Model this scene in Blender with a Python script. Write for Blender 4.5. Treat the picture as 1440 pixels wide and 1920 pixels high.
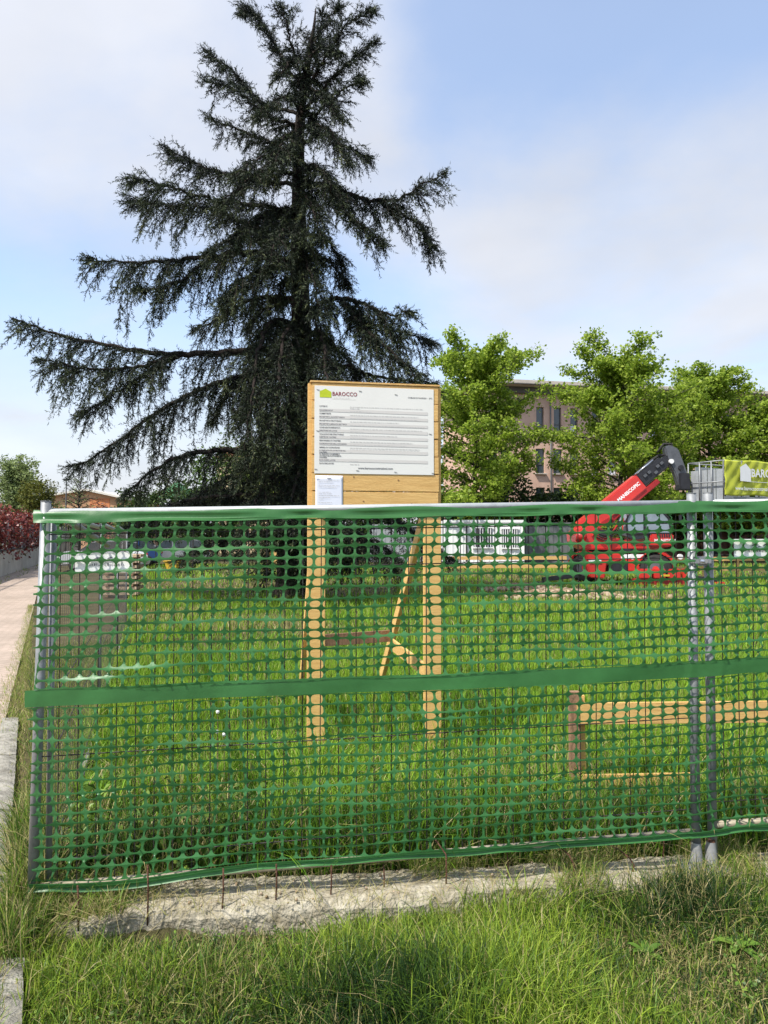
import bpy, bmesh, math, random
import numpy as np
from mathutils import Vector, Matrix
R = math.radians
random.seed(4)
rng = np.random.default_rng(11)
for o in list(bpy.data.objects): bpy.data.objects.remove(o)
sc = bpy.context.scene
COL = sc.collection
# ------------------------------------------------------------------ camera
CH = 1.85; PITCH = R(1.72); F = 1330.0
cd = bpy.data.cameras.new('camera'); cam = bpy.data.objects.new('camera', cd); COL.objects.link(cam)
cam.location = (0, 0, CH); cam.rotation_euler = (R(90) + PITCH, 0, 0)
cd.sensor_fit = 'VERTICAL'; cd.sensor_height = 36; cd.lens = F / 1920 * 36
cd.clip_start = .05; cd.clip_end = 3000
sc.camera = cam
def ray(px, py):
    dx = (px - 720) / F; dy = (960 - py) / F
    return Vector((dx, math.cos(PITCH) - dy * math.sin(PITCH), math.sin(PITCH) + dy * math.cos(PITCH)))
def at(px, py, Y):
    d = ray(px, py); return Vector((0, 0, CH)) + d * (Y / d.y)
def gz(px, py, z=0.0):
    d = ray(px, py); return Vector((0, 0, CH)) + d * ((z - CH) / d.z)
# ------------------------------------------------------------------ light
SUN_EL = R(56); SUN_AZ = Vector((-.76, -.65, 0)).normalized()
sun_dir = Vector((SUN_AZ.x * math.cos(SUN_EL), SUN_AZ.y * math.cos(SUN_EL), math.sin(SUN_EL)))
sd = bpy.data.lights.new('sun', 'SUN'); sd.energy = 4.5; sd.angle = R(1.5); sd.color = (1, .95, .87)
so = bpy.data.objects.new('sun', sd); COL.objects.link(so); so.location = (-20, -20, 40)
so.rotation_euler = sun_dir.to_track_quat('Z', 'Y').to_euler()
w = bpy.data.worlds.new('World'); sc.world = w; w.use_nodes = True
nt = w.node_tree; nt.nodes.clear()
def N(t, **k):
    n = nt.nodes.new(t)
    for a, b in k.items(): setattr(n, a, b)
    return n
L = nt.links.new
out = N('ShaderNodeOutputWorld'); bg = N('ShaderNodeBackground'); bg.inputs[1].default_value = .15
sky = N('ShaderNodeTexSky'); sky.sky_type = 'NISHITA'; sky.sun_disc = False
sky.sun_elevation = SUN_EL; sky.sun_rotation = math.atan2(sun_dir.x, sun_dir.y)
sky.air_density = 1.0; sky.dust_density = 1.2; sky.ozone_density = 1.6
tc = N('ShaderNodeTexCoord'); sep = N('ShaderNodeSeparateXYZ'); L(tc.outputs['Generated'], sep.inputs[0])
def M(op, a, b=None, c=None):
    n = N('ShaderNodeMath', operation=op)
    for i, x in enumerate((a, b, c)):
        if x is None: continue
        if isinstance(x, (int, float)): n.inputs[i].default_value = x
        else: L(x, n.inputs[i])
    return n.outputs[0]
zc = M('ADD', M('MAXIMUM', sep.outputs[2], 0.0), .22)
comb = N('ShaderNodeCombineXYZ'); L(M('DIVIDE', sep.outputs[0], zc), comb.inputs[0]); L(M('DIVIDE', sep.outputs[1], zc), comb.inputs[1])
comb.inputs[2].default_value = 3.1
no = N('ShaderNodeTexNoise'); no.inputs['Scale'].default_value = 1.25; no.inputs['Detail'].default_value = 7; no.inputs['Roughness'].default_value = .56
no.inputs['Distortion'].default_value = .25
L(comb.outputs[0], no.inputs['Vector'])
def blob(px, py, rad, amt):
    d = ray(px, py).normalized()
    dp = N('ShaderNodeVectorMath', operation='DOT_PRODUCT'); dp.inputs[1].default_value = d
    nv = N('ShaderNodeVectorMath', operation='NORMALIZE'); L(tc.outputs['Generated'], nv.inputs[0]); L(nv.outputs[0], dp.inputs[0])
    m = N('ShaderNodeMapRange', interpolation_type='SMOOTHSTEP'); L(dp.outputs['Value'], m.inputs[0])
    m.inputs[1].default_value = math.cos(R(rad)); m.inputs[2].default_value = 1.0; m.inputs[3].default_value = 0; m.inputs[4].default_value = amt
    return m.outputs[0]
dens = M('MULTIPLY_ADD', no.outputs['Fac'], 1.7, -.35)
for b in ((100, 130, 27, .30), (1180, 420, 17, .36), (1430, 430, 12, .2), (860, 330, 12, .22), (820, 40, 11, .14), (1230, 110, 20, -.50), (930, 150, 9, -.1), (120, 480, 15, -.22), (1420, 60, 12, -.05)):
    dens = M('ADD', dens, blob(*b))
mr = N('ShaderNodeMapRange', interpolation_type='SMOOTHSTEP'); L(dens, mr.inputs[0])
mr.inputs[1].default_value = .22; mr.inputs[2].default_value = 1.05; mr.inputs[3].default_value = .26; mr.inputs[4].default_value = .95
hz = N('ShaderNodeMapRange', interpolation_type='SMOOTHSTEP'); L(sep.outputs[2], hz.inputs[0])
hz.inputs[1].default_value = 0.0; hz.inputs[2].default_value = .46; hz.inputs[3].default_value = .95; hz.inputs[4].default_value = 0.0
mask = M('MAXIMUM', mr.outputs[0], hz.outputs[0])
cm = N('ShaderNodeMix', data_type='RGBA')
no2 = N('ShaderNodeTexNoise'); no2.inputs['Scale'].default_value = 1.7; no2.inputs['Detail'].default_value = 5; L(comb.outputs[0], no2.inputs['Vector'])
cr = N('ShaderNodeMapRange'); L(no2.outputs['Fac'], cr.inputs[0]); cr.inputs[1].default_value = .3; cr.inputs[2].default_value = .7; cr.inputs[3].default_value = .9; cr.inputs[4].default_value = 1.1
cc = N('ShaderNodeVectorMath', operation='SCALE'); cc.inputs[0].default_value = (3.55, 3.64, 3.92); L(cr.outputs[0], cc.inputs['Scale'])
L(mask, cm.inputs[0]); 
sk = N('ShaderNodeVectorMath', operation='MULTIPLY'); L(sky.outputs[0], sk.inputs[0]); sk.inputs[1].default_value = (1.24, 1.30, 1.32)
L(sk.outputs[0], cm.inputs[6]); L(cc.outputs[0], cm.inputs[7])
L(cm.outputs[2], bg.inputs[0]); L(bg.outputs[0], out.inputs[0])
sc.view_settings.view_transform = 'Standard'; sc.view_settings.look = 'None'; sc.view_settings.gamma = 1; sc.view_settings.exposure = 0.62
sc.view_settings.use_curve_mapping = False
sc.render.engine = 'CYCLES'; sc.cycles.max_bounces = 8; sc.cycles.transparent_max_bounces = 12

# ------------------------------------------------------------------ materials
MATS = {}
def mat(name, col, rough=.6, metal=0., var=.15, vscale=6., bump=0., bscale=40., spec=.4, col2=None, trans=0., stretch=None, coat=0., coords='Object'):
    m = bpy.data.materials.new(name); m.use_nodes = True; t = m.node_tree
    p = t.nodes['Principled BSDF']; p.inputs['Roughness'].default_value = rough; p.inputs['Metallic'].default_value = metal
    p.inputs['Specular IOR Level'].default_value = spec; p.inputs['Coat Weight'].default_value = coat
    tcn = t.nodes.new('ShaderNodeTexCoord'); mp = t.nodes.new('ShaderNodeMapping')
    if stretch: mp.inputs['Scale'].default_value = stretch
    t.links.new(tcn.outputs[coords], mp.inputs[0])
    nz = t.nodes.new('ShaderNodeTexNoise'); nz.inputs['Scale'].default_value = vscale; nz.inputs['Detail'].default_value = 6; nz.inputs['Roughness'].default_value = .65
    t.links.new(mp.outputs[0], nz.inputs[0])
    rp = t.nodes.new('ShaderNodeValToRGB'); a = Vector(col); b = Vector(col2) if col2 else a * (1 + var)
    if not col2: a = a * (1 - var)
    rp.color_ramp.elements[0].color = (*a, 1); rp.color_ramp.elements[1].color = (*b, 1)
    rp.color_ramp.elements[0].position = .32; rp.color_ramp.elements[1].position = .68
    t.links.new(nz.outputs['Fac'], rp.inputs[0]); t.links.new(rp.outputs[0], p.inputs['Base Color'])
    if bump:
        n2 = t.nodes.new('ShaderNodeTexNoise'); n2.inputs['Scale'].default_value = bscale; n2.inputs['Detail'].default_value = 8
        t.links.new(mp.outputs[0], n2.inputs[0]); bp = t.nodes.new('ShaderNodeBump'); bp.inputs['Strength'].default_value = bump; bp.inputs['Distance'].default_value = .02
        t.links.new(n2.outputs['Fac'], bp.inputs['Height']); t.links.new(bp.outputs[0], p.inputs['Normal'])
    if trans:
        tr = t.nodes.new('ShaderNodeBsdfTranslucent'); mx = t.nodes.new('ShaderNodeMixShader'); mx.inputs[0].default_value = trans
        t.links.new(rp.outputs[0], tr.inputs[0]); t.links.new(p.outputs[0], mx.inputs[1]); t.links.new(tr.outputs[0], mx.inputs[2])
        t.links.new(mx.outputs[0], t.nodes['Material Output'].inputs[0])
    MATS[name] = m; return m
def leafmat(name, stops, rough=.55, trans=.35, spec=.25):
    """colour from the per-leaf 'tone' attribute"""
    m = bpy.data.materials.new(name); m.use_nodes = True; t = m.node_tree
    p = t.nodes['Principled BSDF']; p.inputs['Roughness'].default_value = rough; p.inputs['Specular IOR Level'].default_value = spec
    at_ = t.nodes.new('ShaderNodeAttribute'); at_.attribute_name = 'tone'
    rp = t.nodes.new('ShaderNodeValToRGB'); el = rp.color_ramp.elements
    while len(el) < len(stops): el.new(.5)
    for e, (pos, c) in zip(el, stops): e.position = pos; e.color = (*c, 1)
    t.links.new(at_.outputs['Fac'], rp.inputs[0]); t.links.new(rp.outputs[0], p.inputs['Base Color'])
    if trans:
        tr = t.nodes.new('ShaderNodeBsdfTranslucent'); mx = t.nodes.new('ShaderNodeMixShader'); mx.inputs[0].default_value = trans
        t.links.new(rp.outputs[0], tr.inputs[0]); t.links.new(p.outputs[0], mx.inputs[1]); t.links.new(tr.outputs[0], mx.inputs[2])
        t.links.new(mx.outputs[0], t.nodes['Material Output'].inputs[0])
    MATS[name] = m; return m
mat('galv_rail', (.40, .42, .415), .45, .2, .15, 10, .05, 60)
mat('galv', (.235, .245, .25), .5, .25, .22, 14, .06, 90, .5)
mat('galv_dull', (.25, .25, .245), .6, .2, .3, 10, .08, 60, .5)
mat('rail_cream', (.30, .26, .19), .6, .1, .3, 9, .1, 60)
mat('wire_grey', (.13, .115, .10), .6, .2, .3, 30)
mat('wire', (.035, .03, .028), .6, .3, .5, 30)
mat('net', (.062, .215, .064), .36, 0, .22, 2.2, .12, 12, .5, trans=.48)
mat('pine', (.60, .35, .11), .55, 0, .2, 3.5, .25, 26, .3, col2=(.74, .49, .18), stretch=(1, 1, 14))
mat('pine_h', (.56, .33, .11), .55, 0, .2, 3.5, .25, 26, .3, col2=(.72, .47, .18), stretch=(1.3, 9, 16))
mat('old_wood', (.27, .165, .10), .75, 0, .35, 6, .4, 40, .2, stretch=(6, 6, 1.2))
mat('knot', (.24, .12, .05), .6, 0, .3, 30)
mat('paper', (.72, .71, .665), .45, 0, .02, 3, 0, 1, .4)
mat('paper_blue', (.70, .72, .80), .5, 0, .03, 8, .05, 8, .3)
mat('row', (.60, .575, .54), .45, 0, .02, 3)
mat('ink', (.17, .17, .18), .6, 0, .2, 30)
mat('ink_soft', (.46, .45, .44), .6, 0, .2, 40)
mat('ink_red', (.26, .05, .06), .5, 0, .1, 30)
mat('lime_print', (.45, .53, .02), .5, 0, .1, 20)
mat('staple', (.12, .12, .12), .4, .8, .1)
mat('concrete', (.21, .18, .12), .95, 0, .3, 9, 1.0, 45, .15, col2=(.46, .42, .33))
mat('kerbstone', (.15, .14, .115), .95, 0, .3, 9, .8, 80, .15, col2=(.36, .34, .29))
mat('rust', (.11, .055, .035), .85, .2, .5, 60, .6, 120, .2)
mat('soil', (.17, .125, .075), .95, 0, .4, 3, .8, 20, .1)
mat('bark', (.030, .024, .021), .95, 0, .4, 5, 1.0, 18, .1, stretch=(2.5, 2.5, .5))
mat('bark_grey', (.06, .055, .045), .95, 0, .3, 4, .8, 14, .1)
mat('red_paint', (.52, .028, .022), .32, 0, .1, 3, .02, 20, .5, coat=.3)
mat('red_dark', (.30, .015, .015), .4, 0, .2, 3, .02, 20, .5)
mat('black_steel', (.022, .022, .026), .45, .1, .3, 6, .05, 30, .5)
mat('grey_steel', (.10, .105, .115), .45, .2, .2, 5, .04, 30, .5)
mat('rubber', (.025, .024, .023), .85, 0, .25, 12, .3, 60, .3)
mat('chrome', (.62, .63, .65), .2, .9, .05)
mat('glass', (.05, .065, .075), .06, 0, .2, 2, 0, 1, .8)
mat('cab_glass', (.20, .25, .29), .08, 0, .25, 1.5, 0, 1, .8)
mat('white_paint', (.76, .76, .74), .45, 0, .05, 3, .04, 8, .4)
mat('white_text', (.82, .82, .80), .5, 0, .03, 6)
mat('banner', (.50, .54, .055), .5, 0, .06, 4, .1, 10, .3, trans=.15)
mat('grey_panel', (.34, .36, .37), .5, .3, .12, 4, .05, 20, .4)
mat('container_grey', (.14, .15, .15), .5, 0, .2, 2, .05, 12)
mat('brick_wall', (.52, .335, .25), .85, 0, .1, 1.2, .3, 30, .2, col2=(.62, .42, .32))
mat('brown_wall', (.165, .085, .062), .85, 0, .15, 1.5, .2, 30, .2)
mat('roof_slab', (.50, .44, .37), .7, 0, .1, 1, .1, 10)
mat('dark_eave', (.12, .11, .10), .7, 0, .2, 1)
mat('orange_wall', (.50, .19, .08), .85, 0, .15, .8)
mat('ochre_wall', (.46, .27, .15), .85, 0, .15, .8)
mat('shed_roof', (.60, .57, .50), .6, 0, .06, .6)
mat('beige_wall', (.66, .52, .33), .85, 0, .06, .8)
mat('tiles', (.30, .13, .08), .8, 0, .2, 3)
mat('wall_conc', (.36, .33, .28), .9, 0, .3, 1.2, .4, 20, .2, col2=(.50, .46, .39))
mat('iron', (.03, .03, .033), .6, .2, .2)
mat('post_conc', (.40, .38, .35), .9, 0, .2, 3, .3, 30)
mat('green_tarp', (.07, .22, .10), .5, 0, .15, 2, .1, 4, trans=.2)
mat('yellow_paint', (.55, .36, .03), .5, 0, .15, 4)
mat('car_white', (.70, .71, .72), .25, 0, .03, 1, coat=.5)
mat('car_blue', (.03, .07, .20), .25, .2, .05, 1, coat=.5)
mat('car_silver', (.36, .38, .40), .25, .5, .05, 1, coat=.5)
mat('lamp_red', (.35, .02, .02), .3)
mat('lamp_white', (.7, .7, .68), .2)
mat('twig', (.19, .13, .08), .9, 0, .4, 20, .5, 60)
mat('seedhead', (.75, .75, .72), .9, 0, .1, 40, trans=.3)
mat('pallet_wood', (.50, .38, .25), .8, 0, .25, 4, .3, 30)
leafmat('grass', [(0, (.018, .045, .012)), (.35, (.10, .19, .022)), (.72, (.31, .42, .04)), (.80, (.30, .29, .09)), (1, (.46, .37, .19))], .5, .35, .3)
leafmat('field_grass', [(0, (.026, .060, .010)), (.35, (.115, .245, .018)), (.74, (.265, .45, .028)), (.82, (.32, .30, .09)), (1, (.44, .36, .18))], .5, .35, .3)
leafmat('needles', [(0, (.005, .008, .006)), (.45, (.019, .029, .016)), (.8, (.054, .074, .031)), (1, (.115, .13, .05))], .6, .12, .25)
leafmat('lime_leaf', [(0, (.11, .19, .018)), (.5, (.26, .37, .035)), (1, (.44, .54, .09))], .5, .58, .3)
leafmat('dark_leaf', [(0, (.020, .038, .012)), (.6, (.045, .080, .020)), (1, (.09, .14, .03))], .5, .3, .3)
leafmat('mid_leaf', [(0, (.035, .075, .012)), (.6, (.085, .16, .022)), (1, (.15, .24, .04))], .5, .35, .3)
leafmat('pale_leaf', [(0, (.15, .20, .07)), (.6, (.26, .33, .12)), (1, (.34, .41, .18))], .6, .4, .2)
leafmat('olive_leaf', [(0, (.055, .07, .012)), (.6, (.12, .13, .020)), (1, (.19, .18, .035))], .6, .3, .2)
leafmat('red_leaf', [(0, (.06, .020, .017)), (.5, (.18, .036, .030)), (.85, (.33, .07, .055)), (1, (.10, .10, .03))], .4, .25, .4)
leafmat('plum_leaf', [(0, (.035, .016, .020)), (1, (.12, .05, .055))], .5, .25, .3)
leafmat('broad_leaf', [(0, (.05, .105, .016)), (.6, (.12, .22, .03)), (1, (.22, .33, .05))], .4, .3, .4)
leafmat('clods', [(0, (.16, .11, .07)), (.6, (.30, .22, .14)), (1, (.44, .35, .25))], .95, 0, .1)

# ------------------------------------------------------------------ object helpers
def tag(o, label=None, cat=None, group=None, kind=None):
    for k, v in (('label', label), ('category', cat), ('group', group), ('kind', kind)):
        if v: o[k] = v
    return o
def thing(name, label, cat, loc=(0, 0, 0), rz=0, group=None):
    o = bpy.data.objects.new(name, None); COL.objects.link(o); o.empty_display_size = .2
    o.location = loc; o.rotation_euler = (0, 0, rz); return tag(o, label, cat, group)
def wmat(o):
    m = Matrix.Identity(4)
    while o is not None:
        m = (Matrix.Translation(o.location) @ o.rotation_euler.to_matrix().to_4x4()) @ m; o = o.parent
    return m
class MB:
    def __init__(s): s.v = []; s.f = []
    def add(s, vs, fs):
        b = len(s.v); s.v += [Vector(v) for v in vs]; s.f += [tuple(b + i for i in f) for f in fs]; return s
    def box(s, c, d, Rm=None):
        c = Vector(c); vs = []
        for x in (-.5, .5):
            for y in (-.5, .5):
                for z in (-.5, .5):
                    q = Vector((x * d[0], y * d[1], z * d[2])); vs.append(c + (Rm @ q if Rm else q))
        return s.add(vs, [(0, 1, 3, 2), (4, 6, 7, 5), (0, 4, 5, 1), (2, 3, 7, 6), (0, 2, 6, 4), (1, 5, 7, 3)])
    def beam(s, a, b, wd, h, up=(0, 0, 1)):
        a = Vector(a); b = Vector(b); t = (b - a).normalized(); u = Vector(up)
        sd_ = t.cross(u).normalized(); u = sd_.cross(t)
        return s.box((a + b) / 2, (wd, (b - a).length, h), Matrix((sd_, t, u)).transposed())
    def tube(s, pts, r, n=8, cap=True):
        pts = [Vector(p) for p in pts]; rs = r if isinstance(r, (list, tuple)) else [r] * len(pts)
        vs = []; fs = []; prev = None
        for i, p in enumerate(pts):
            t = (pts[min(i + 1, len(pts) - 1)] - pts[max(i - 1, 0)]).normalized()
            if prev is None:
                ref = Vector((0, 0, 1)) if abs(t.z) < .9 else Vector((1, 0, 0)); u = t.cross(ref).normalized()
            else: u = (prev - t * prev.dot(t)).normalized()
            prev = u; v = t.cross(u)
            for k in range(n):
                a = 2 * math.pi * k / n; vs.append(p + (u * math.cos(a) + v * math.sin(a)) * rs[i])
        for i in range(len(pts) - 1):
            for k in range(n):
                k2 = (k + 1) % n; fs.append((i * n + k, i * n + k2, (i + 1) * n + k2, (i + 1) * n + k))
        if cap: fs.append(tuple(range(n - 1, -1, -1))); fs.append(tuple((len(pts) - 1) * n + k for k in range(n)))
        return s.add(vs, fs)
    def prism(s, poly, y0, y1):           # polygon in (x, z), extruded along y
        n = len(poly); vs = [(x, y0, z) for x, z in poly] + [(x, y1, z) for x, z in poly]
        return s.add(vs, [tuple(range(n)), tuple(range(2 * n - 1, n - 1, -1))] + [(i, i + n, (i + 1) % n + n, (i + 1) % n) for i in range(n)])
    def xf(s, m): s.v = [m @ v for v in s.v]; return s
    def build(s, name, material, parent=None, smooth=False, bevel=0, world=False):
        vs = s.v
        if world and parent is not None:
            inv = wmat(parent).inverted(); vs = [inv @ v for v in vs]
        me = bpy.data.meshes.new(name); me.from_pydata(vs, [], s.f)
        bm = bmesh.new(); bm.from_mesh(me); bmesh.ops.recalc_face_normals(bm, faces=bm.faces)
        if bevel:
            es = [e for e in bm.edges if len(e.link_faces) == 2 and e.calc_face_angle(0) > .6]
            bmesh.ops.bevel(bm, geom=es, offset=bevel, segments=2, affect='EDGES', clamp_overlap=True)
        bm.to_mesh(me); bm.free()
        me.materials.append(MATS[material])
        if smooth:
            for p in me.polygons: p.use_smooth = True
        o = bpy.data.objects.new(name, me); COL.objects.link(o); o.parent = parent; return o
def npmesh(name, V, Fc, material, parent=None, tone=None, smooth=False, world=True):
    """V (n,3) array, Fc (m,k) array of polygons with equal corner count, or a list of such arrays"""
    V = np.asarray(V, dtype=np.float64)
    if world and parent is not None:
        inv = np.array(wmat(parent).inverted()); V = V @ inv[:3, :3].T + inv[:3, 3]
    Fs = Fc if isinstance(Fc, list) else [Fc]
    me = bpy.data.meshes.new(name); me.vertices.add(len(V)); me.vertices.foreach_set('co', V.astype(np.float32).ravel())
    nl = sum(f.size for f in Fs); npoly = sum(len(f) for f in Fs)
    me.loops.add(nl); me.polygons.add(npoly)
    me.loops.foreach_set('vertex_index', np.concatenate([f.ravel() for f in Fs]).astype(np.int32))
    tot = np.concatenate([np.full(len(f), f.shape[1]) for f in Fs]); st = np.concatenate([[0], np.cumsum(tot)[:-1]])
    me.polygons.foreach_set('loop_start', st.astype(np.int32))
    try: me.polygons.foreach_set('loop_total', tot.astype(np.int32))
    except Exception: pass
    if tone is not None:
        a = me.attributes.new('tone', 'FLOAT', 'POINT'); a.data.foreach_set('value', np.asarray(tone, dtype=np.float32))
    me.update(calc_edges=True)
    if smooth: me.polygons.foreach_set('use_smooth', np.ones(npoly, dtype=bool))
    me.materials.append(MATS[material]); me.validate()
    o = bpy.data.objects.new(name, me); COL.objects.link(o); o.parent = parent; return o
def copy_tree(o, parent=None):
    c = o.copy(); COL.objects.link(c); c.parent = parent
    for ch in list(o.children): copy_tree(ch, c)
    return c
def struct(name, o): o.name = name; return tag(o, kind='structure')
TEXTQ = []
def text(name, s, size, mtx, material, parent, align='LEFT', sx=1.0, bold=0.0, space=1.0):
    """flat lettering; mtx in the parent's frame maps text x->x, text y->z, facing -y"""
    cu = bpy.data.curves.new(name, 'FONT'); cu.body = s; cu.size = size; cu.align_x = align; cu.space_character = space; cu.offset = bold; cu.resolution_u = 2
    o = bpy.data.objects.new(name, cu); COL.objects.link(o); TEXTQ.append((o, name, mtx, material, parent, sx))
def flush_text():
    dg = bpy.context.evaluated_depsgraph_get()
    done = []
    for o, name, mtx, material, parent, sx in TEXTQ:
        me = bpy.data.meshes.new_from_object(o.evaluated_get(dg)); me.transform(mtx @ Matrix.Diagonal((sx, 1, 1, 1)))
        done.append((o, me, name, material, parent))
    for o, me, name, material, parent in done:
        cu = o.data; bpy.data.objects.remove(o); bpy.data.curves.remove(cu)
        me.name = name; me.materials.clear(); me.materials.append(MATS[material])
        q = bpy.data.objects.new(name, me); COL.objects.link(q); q.parent = parent
    TEXTQ.clear()
def tmat(x, y, z): return Matrix.Translation((x, y, z)) @ Matrix.Rotation(R(90), 4, 'X')
def fbm(x, y, s=1.0, seed=0):
    r = np.random.default_rng(seed); v = 0; a = 1; tot = 0
    for k in range(5):
        for _ in range(3):
            th = r.uniform(0, 6.28); ph = r.uniform(0, 6.28); fq = s * (1.9 ** k) * r.uniform(.7, 1.3)
            v = v + a * np.sin((x * math.cos(th) + y * math.sin(th)) * fq + ph)
        tot += a * 1.7; a *= .55
    return v / tot
# lines of the place on the plan
FA = Vector((-1.735, 3.60, 0)); FB = Vector((1.722, 3.97, 0)); FD = (FB - FA).normalized(); FN = Vector((FD.y, -FD.x, 0))   # FN points to the camera
def fence_y(x): return 3.60 + (x + 1.746) * FD.y / FD.x
def kerb_x(y): return -1.40 - .49 * (y - 2.75)
def path_x(y): return -1.85 - .467 * (y - 3.0)
def wall_x(y): return -16.6 - .353 * (y - 30.8)
def ground_z(x, y):
    x = np.asarray(x, float); y = np.asarray(y, float)
    front = 1 / (1 + np.exp(-((fence_y(x) - .06) - y) / .02)); right = 1 / (1 + np.exp(-(x - (kerb_x(y) - .05)) / .02))
    lo = front * right
    n = fbm(x, y, 1.1, 5)
    return -.03 + n * .02 * np.clip((40 - y) / 40, 0, 1) - lo * (.128 - .015 * n - .035 * np.clip(x + .2, 0, 2))

# ------------------------------------------------------------------ ground, path
def axis(segs):
    a = []
    for lo, hi, st in segs: a += list(np.arange(lo, hi, st))
    return np.array(a + [segs[-1][1]])
gx = axis([(-700, -60, 80), (-60, -8, 4), (-8, -3, .25), (-3, 3.2, .07), (3.2, 8, .3), (8, 60, 4), (60, 700, 80)])
gy = axis([(-120, -8, 8), (-8, 2, .5), (2, 4.6, .06), (4.6, 10, .25), (10, 60, 2.5), (60, 900, 60)])
X, Y = np.meshgrid(gx, gy); Zg = ground_z(X, Y)
nx, ny = len(gx), len(gy); I = np.arange(nx * ny).reshape(ny, nx)
Q = np.stack([I[:-1, :-1], I[:-1, 1:], I[1:, 1:], I[1:, :-1]], -1).reshape(-1, 4)
def ground_material():
    m = mat('ground', (.040, .040, .016), .95, 0, .3, 1.5, .8, 14, .1, col2=(.115, .095, .05)); return m
ground_material()
g = npmesh('ground', np.stack([X.ravel(), Y.ravel(), Zg.ravel()], 1), Q, 'ground', smooth=True); struct('ground', g)
# paved path (small pink-brown blocks, too fine to pick apart)
def paver_material():
    m = mat('pavers', (.36, .27, .23), .85, 0, .2, 2.0, .2, 50, .2); t = m.node_tree; p = t.nodes['Principled BSDF']
    tcn = t.nodes.new('ShaderNodeTexCoord'); mp = t.nodes.new('ShaderNodeMapping'); mp.inputs['Rotation'].default_value = (0, 0, R(25))
    t.links.new(tcn.outputs['Object'], mp.inputs[0])
    b = t.nodes.new('ShaderNodeTexBrick'); b.inputs['Scale'].default_value = 1; b.inputs['Brick Width'].default_value = .2; b.inputs['Row Height'].default_value = .1; b.inputs['Mortar Size'].default_value = .006
    b.inputs['Color1'].default_value = (.42, .34, .285, 1); b.inputs['Color2'].default_value = (.35, .29, .24, 1); b.inputs['Mortar'].default_value = (.24, .20, .16, 1)
    t.links.new(mp.outputs[0], b.inputs[0])
    nz = t.nodes.new('ShaderNodeTexNoise'); nz.inputs['Scale'].default_value = .9; nz.inputs['Detail'].default_value = 8
    t.links.new(tcn.outputs['Object'], nz.inputs[0])
    mx = t.nodes.new('ShaderNodeMix'); mx.data_type = 'RGBA'; mx.blend_type = 'MULTIPLY'; mx.inputs[0].default_value = .7
    rp = t.nodes.new('ShaderNodeValToRGB'); rp.color_ramp.elements[0].position = .3; rp.color_ramp.elements[0].color = (.75, .72, .66, 1); rp.color_ramp.elements[1].position = .7; rp.color_ramp.elements[1].color = (1.1, 1.05, 1.0, 1)
    t.links.new(nz.outputs['Fac'], rp.inputs[0]); t.links.new(b.outputs[0], mx.inputs[6]); t.links.new(rp.outputs[0], mx.inputs[7]); t.links.new(mx.outputs[2], p.inputs['Base Color'])
paver_material()
mb = MB(); ys = [-20, -8, 0, 3, 6, 10, 16, 24, 40, 70, 120]
for i in range(len(ys) - 1):
    a, b = ys[i], ys[i + 1]
    mb.add([(path_x(a), a, -.004), (path_x(b), b, -.004), (wall_x(b) + .1, b, -.004), (wall_x(a) + .1, a, -.004)], [(0, 1, 2, 3)])
struct('path', mb.build('path', 'pavers'))

# ------------------------------------------------------------------ kerb stones at the left
def rough_block(poly, z0, z1, name, material, parent, amp=.008, seg=.06, seed=0):
    """a block over a quad a,b,c,d (plan), top uneven"""
    a, b, c, d = [Vector((p[0], p[1], 0)) for p in poly]
    n = max(2, int((b - a).length / seg)); m = max(2, int((d - a).length / seg)); mbk = MB(); vs = []; fs = []
    rr = random.Random(seed)
    for i in range(n + 1):
        for j in range(m + 1):
            p = a.lerp(b, i / n).lerp(d.lerp(c, i / n), j / m); e = i in (0, n) or j in (0, m)
            vs.append((p.x + rr.uniform(-amp, amp) * .6, p.y + rr.uniform(-amp, amp) * .6, z1 - (amp * 1.6 if e else 0) + rr.uniform(-amp, amp)))
    for i in range(n):
        for j in range(m): q = i * (m + 1) + j; fs.append((q, q + 1, q + m + 2, q + m + 1))
    loop = [i * (m + 1) for i in range(n + 1)] + [n * (m + 1) + j for j in range(1, m + 1)] + [i * (m + 1) + m for i in range(n - 1, -1, -1)] + [j for j in range(m - 1, 0, -1)]
    base = len(vs)
    for k in loop: vs.append((vs[k][0], vs[k][1], z0))
    for k in range(len(loop)): k2 = (k + 1) % len(loop); fs.append((loop[k], loop[k2], base + k2, base + k))
    mbk.add(vs, fs); return mbk.build(name, material, parent, smooth=False)
kgrp = 'kerb stones along the edge of the path'
klab = ['grey weathered kerb stone in the bottom left corner of the photo', 'pale kerb stone left of the foot of the leftmost fence post', 'pale kerb stone behind the leftmost fence post beside dry grass', 'farthest kerb stone along the path, mostly hidden by dry grass']
for k, (y0, y1) in enumerate(((2.15, 3.22), (3.62, 4.72), (4.76, 5.9), (5.94, 7.1))):
    kx = .03 if k == 0 else -.065 - .008 * k
    o = rough_block([(kerb_x(y0) + kx, y0), (kerb_x(y1) + kx + random.uniform(-.01, .01), y1), (kerb_x(y1) - .17 + kx, y1), (kerb_x(y0) - .17 + kx, y0)], -.3, (-.035, .03, .03, .03)[k], 'kerb_stone', 'kerbstone', None, .006, .055, k)
    tag(o, klab[k], 'kerb stone', kgrp)

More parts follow.
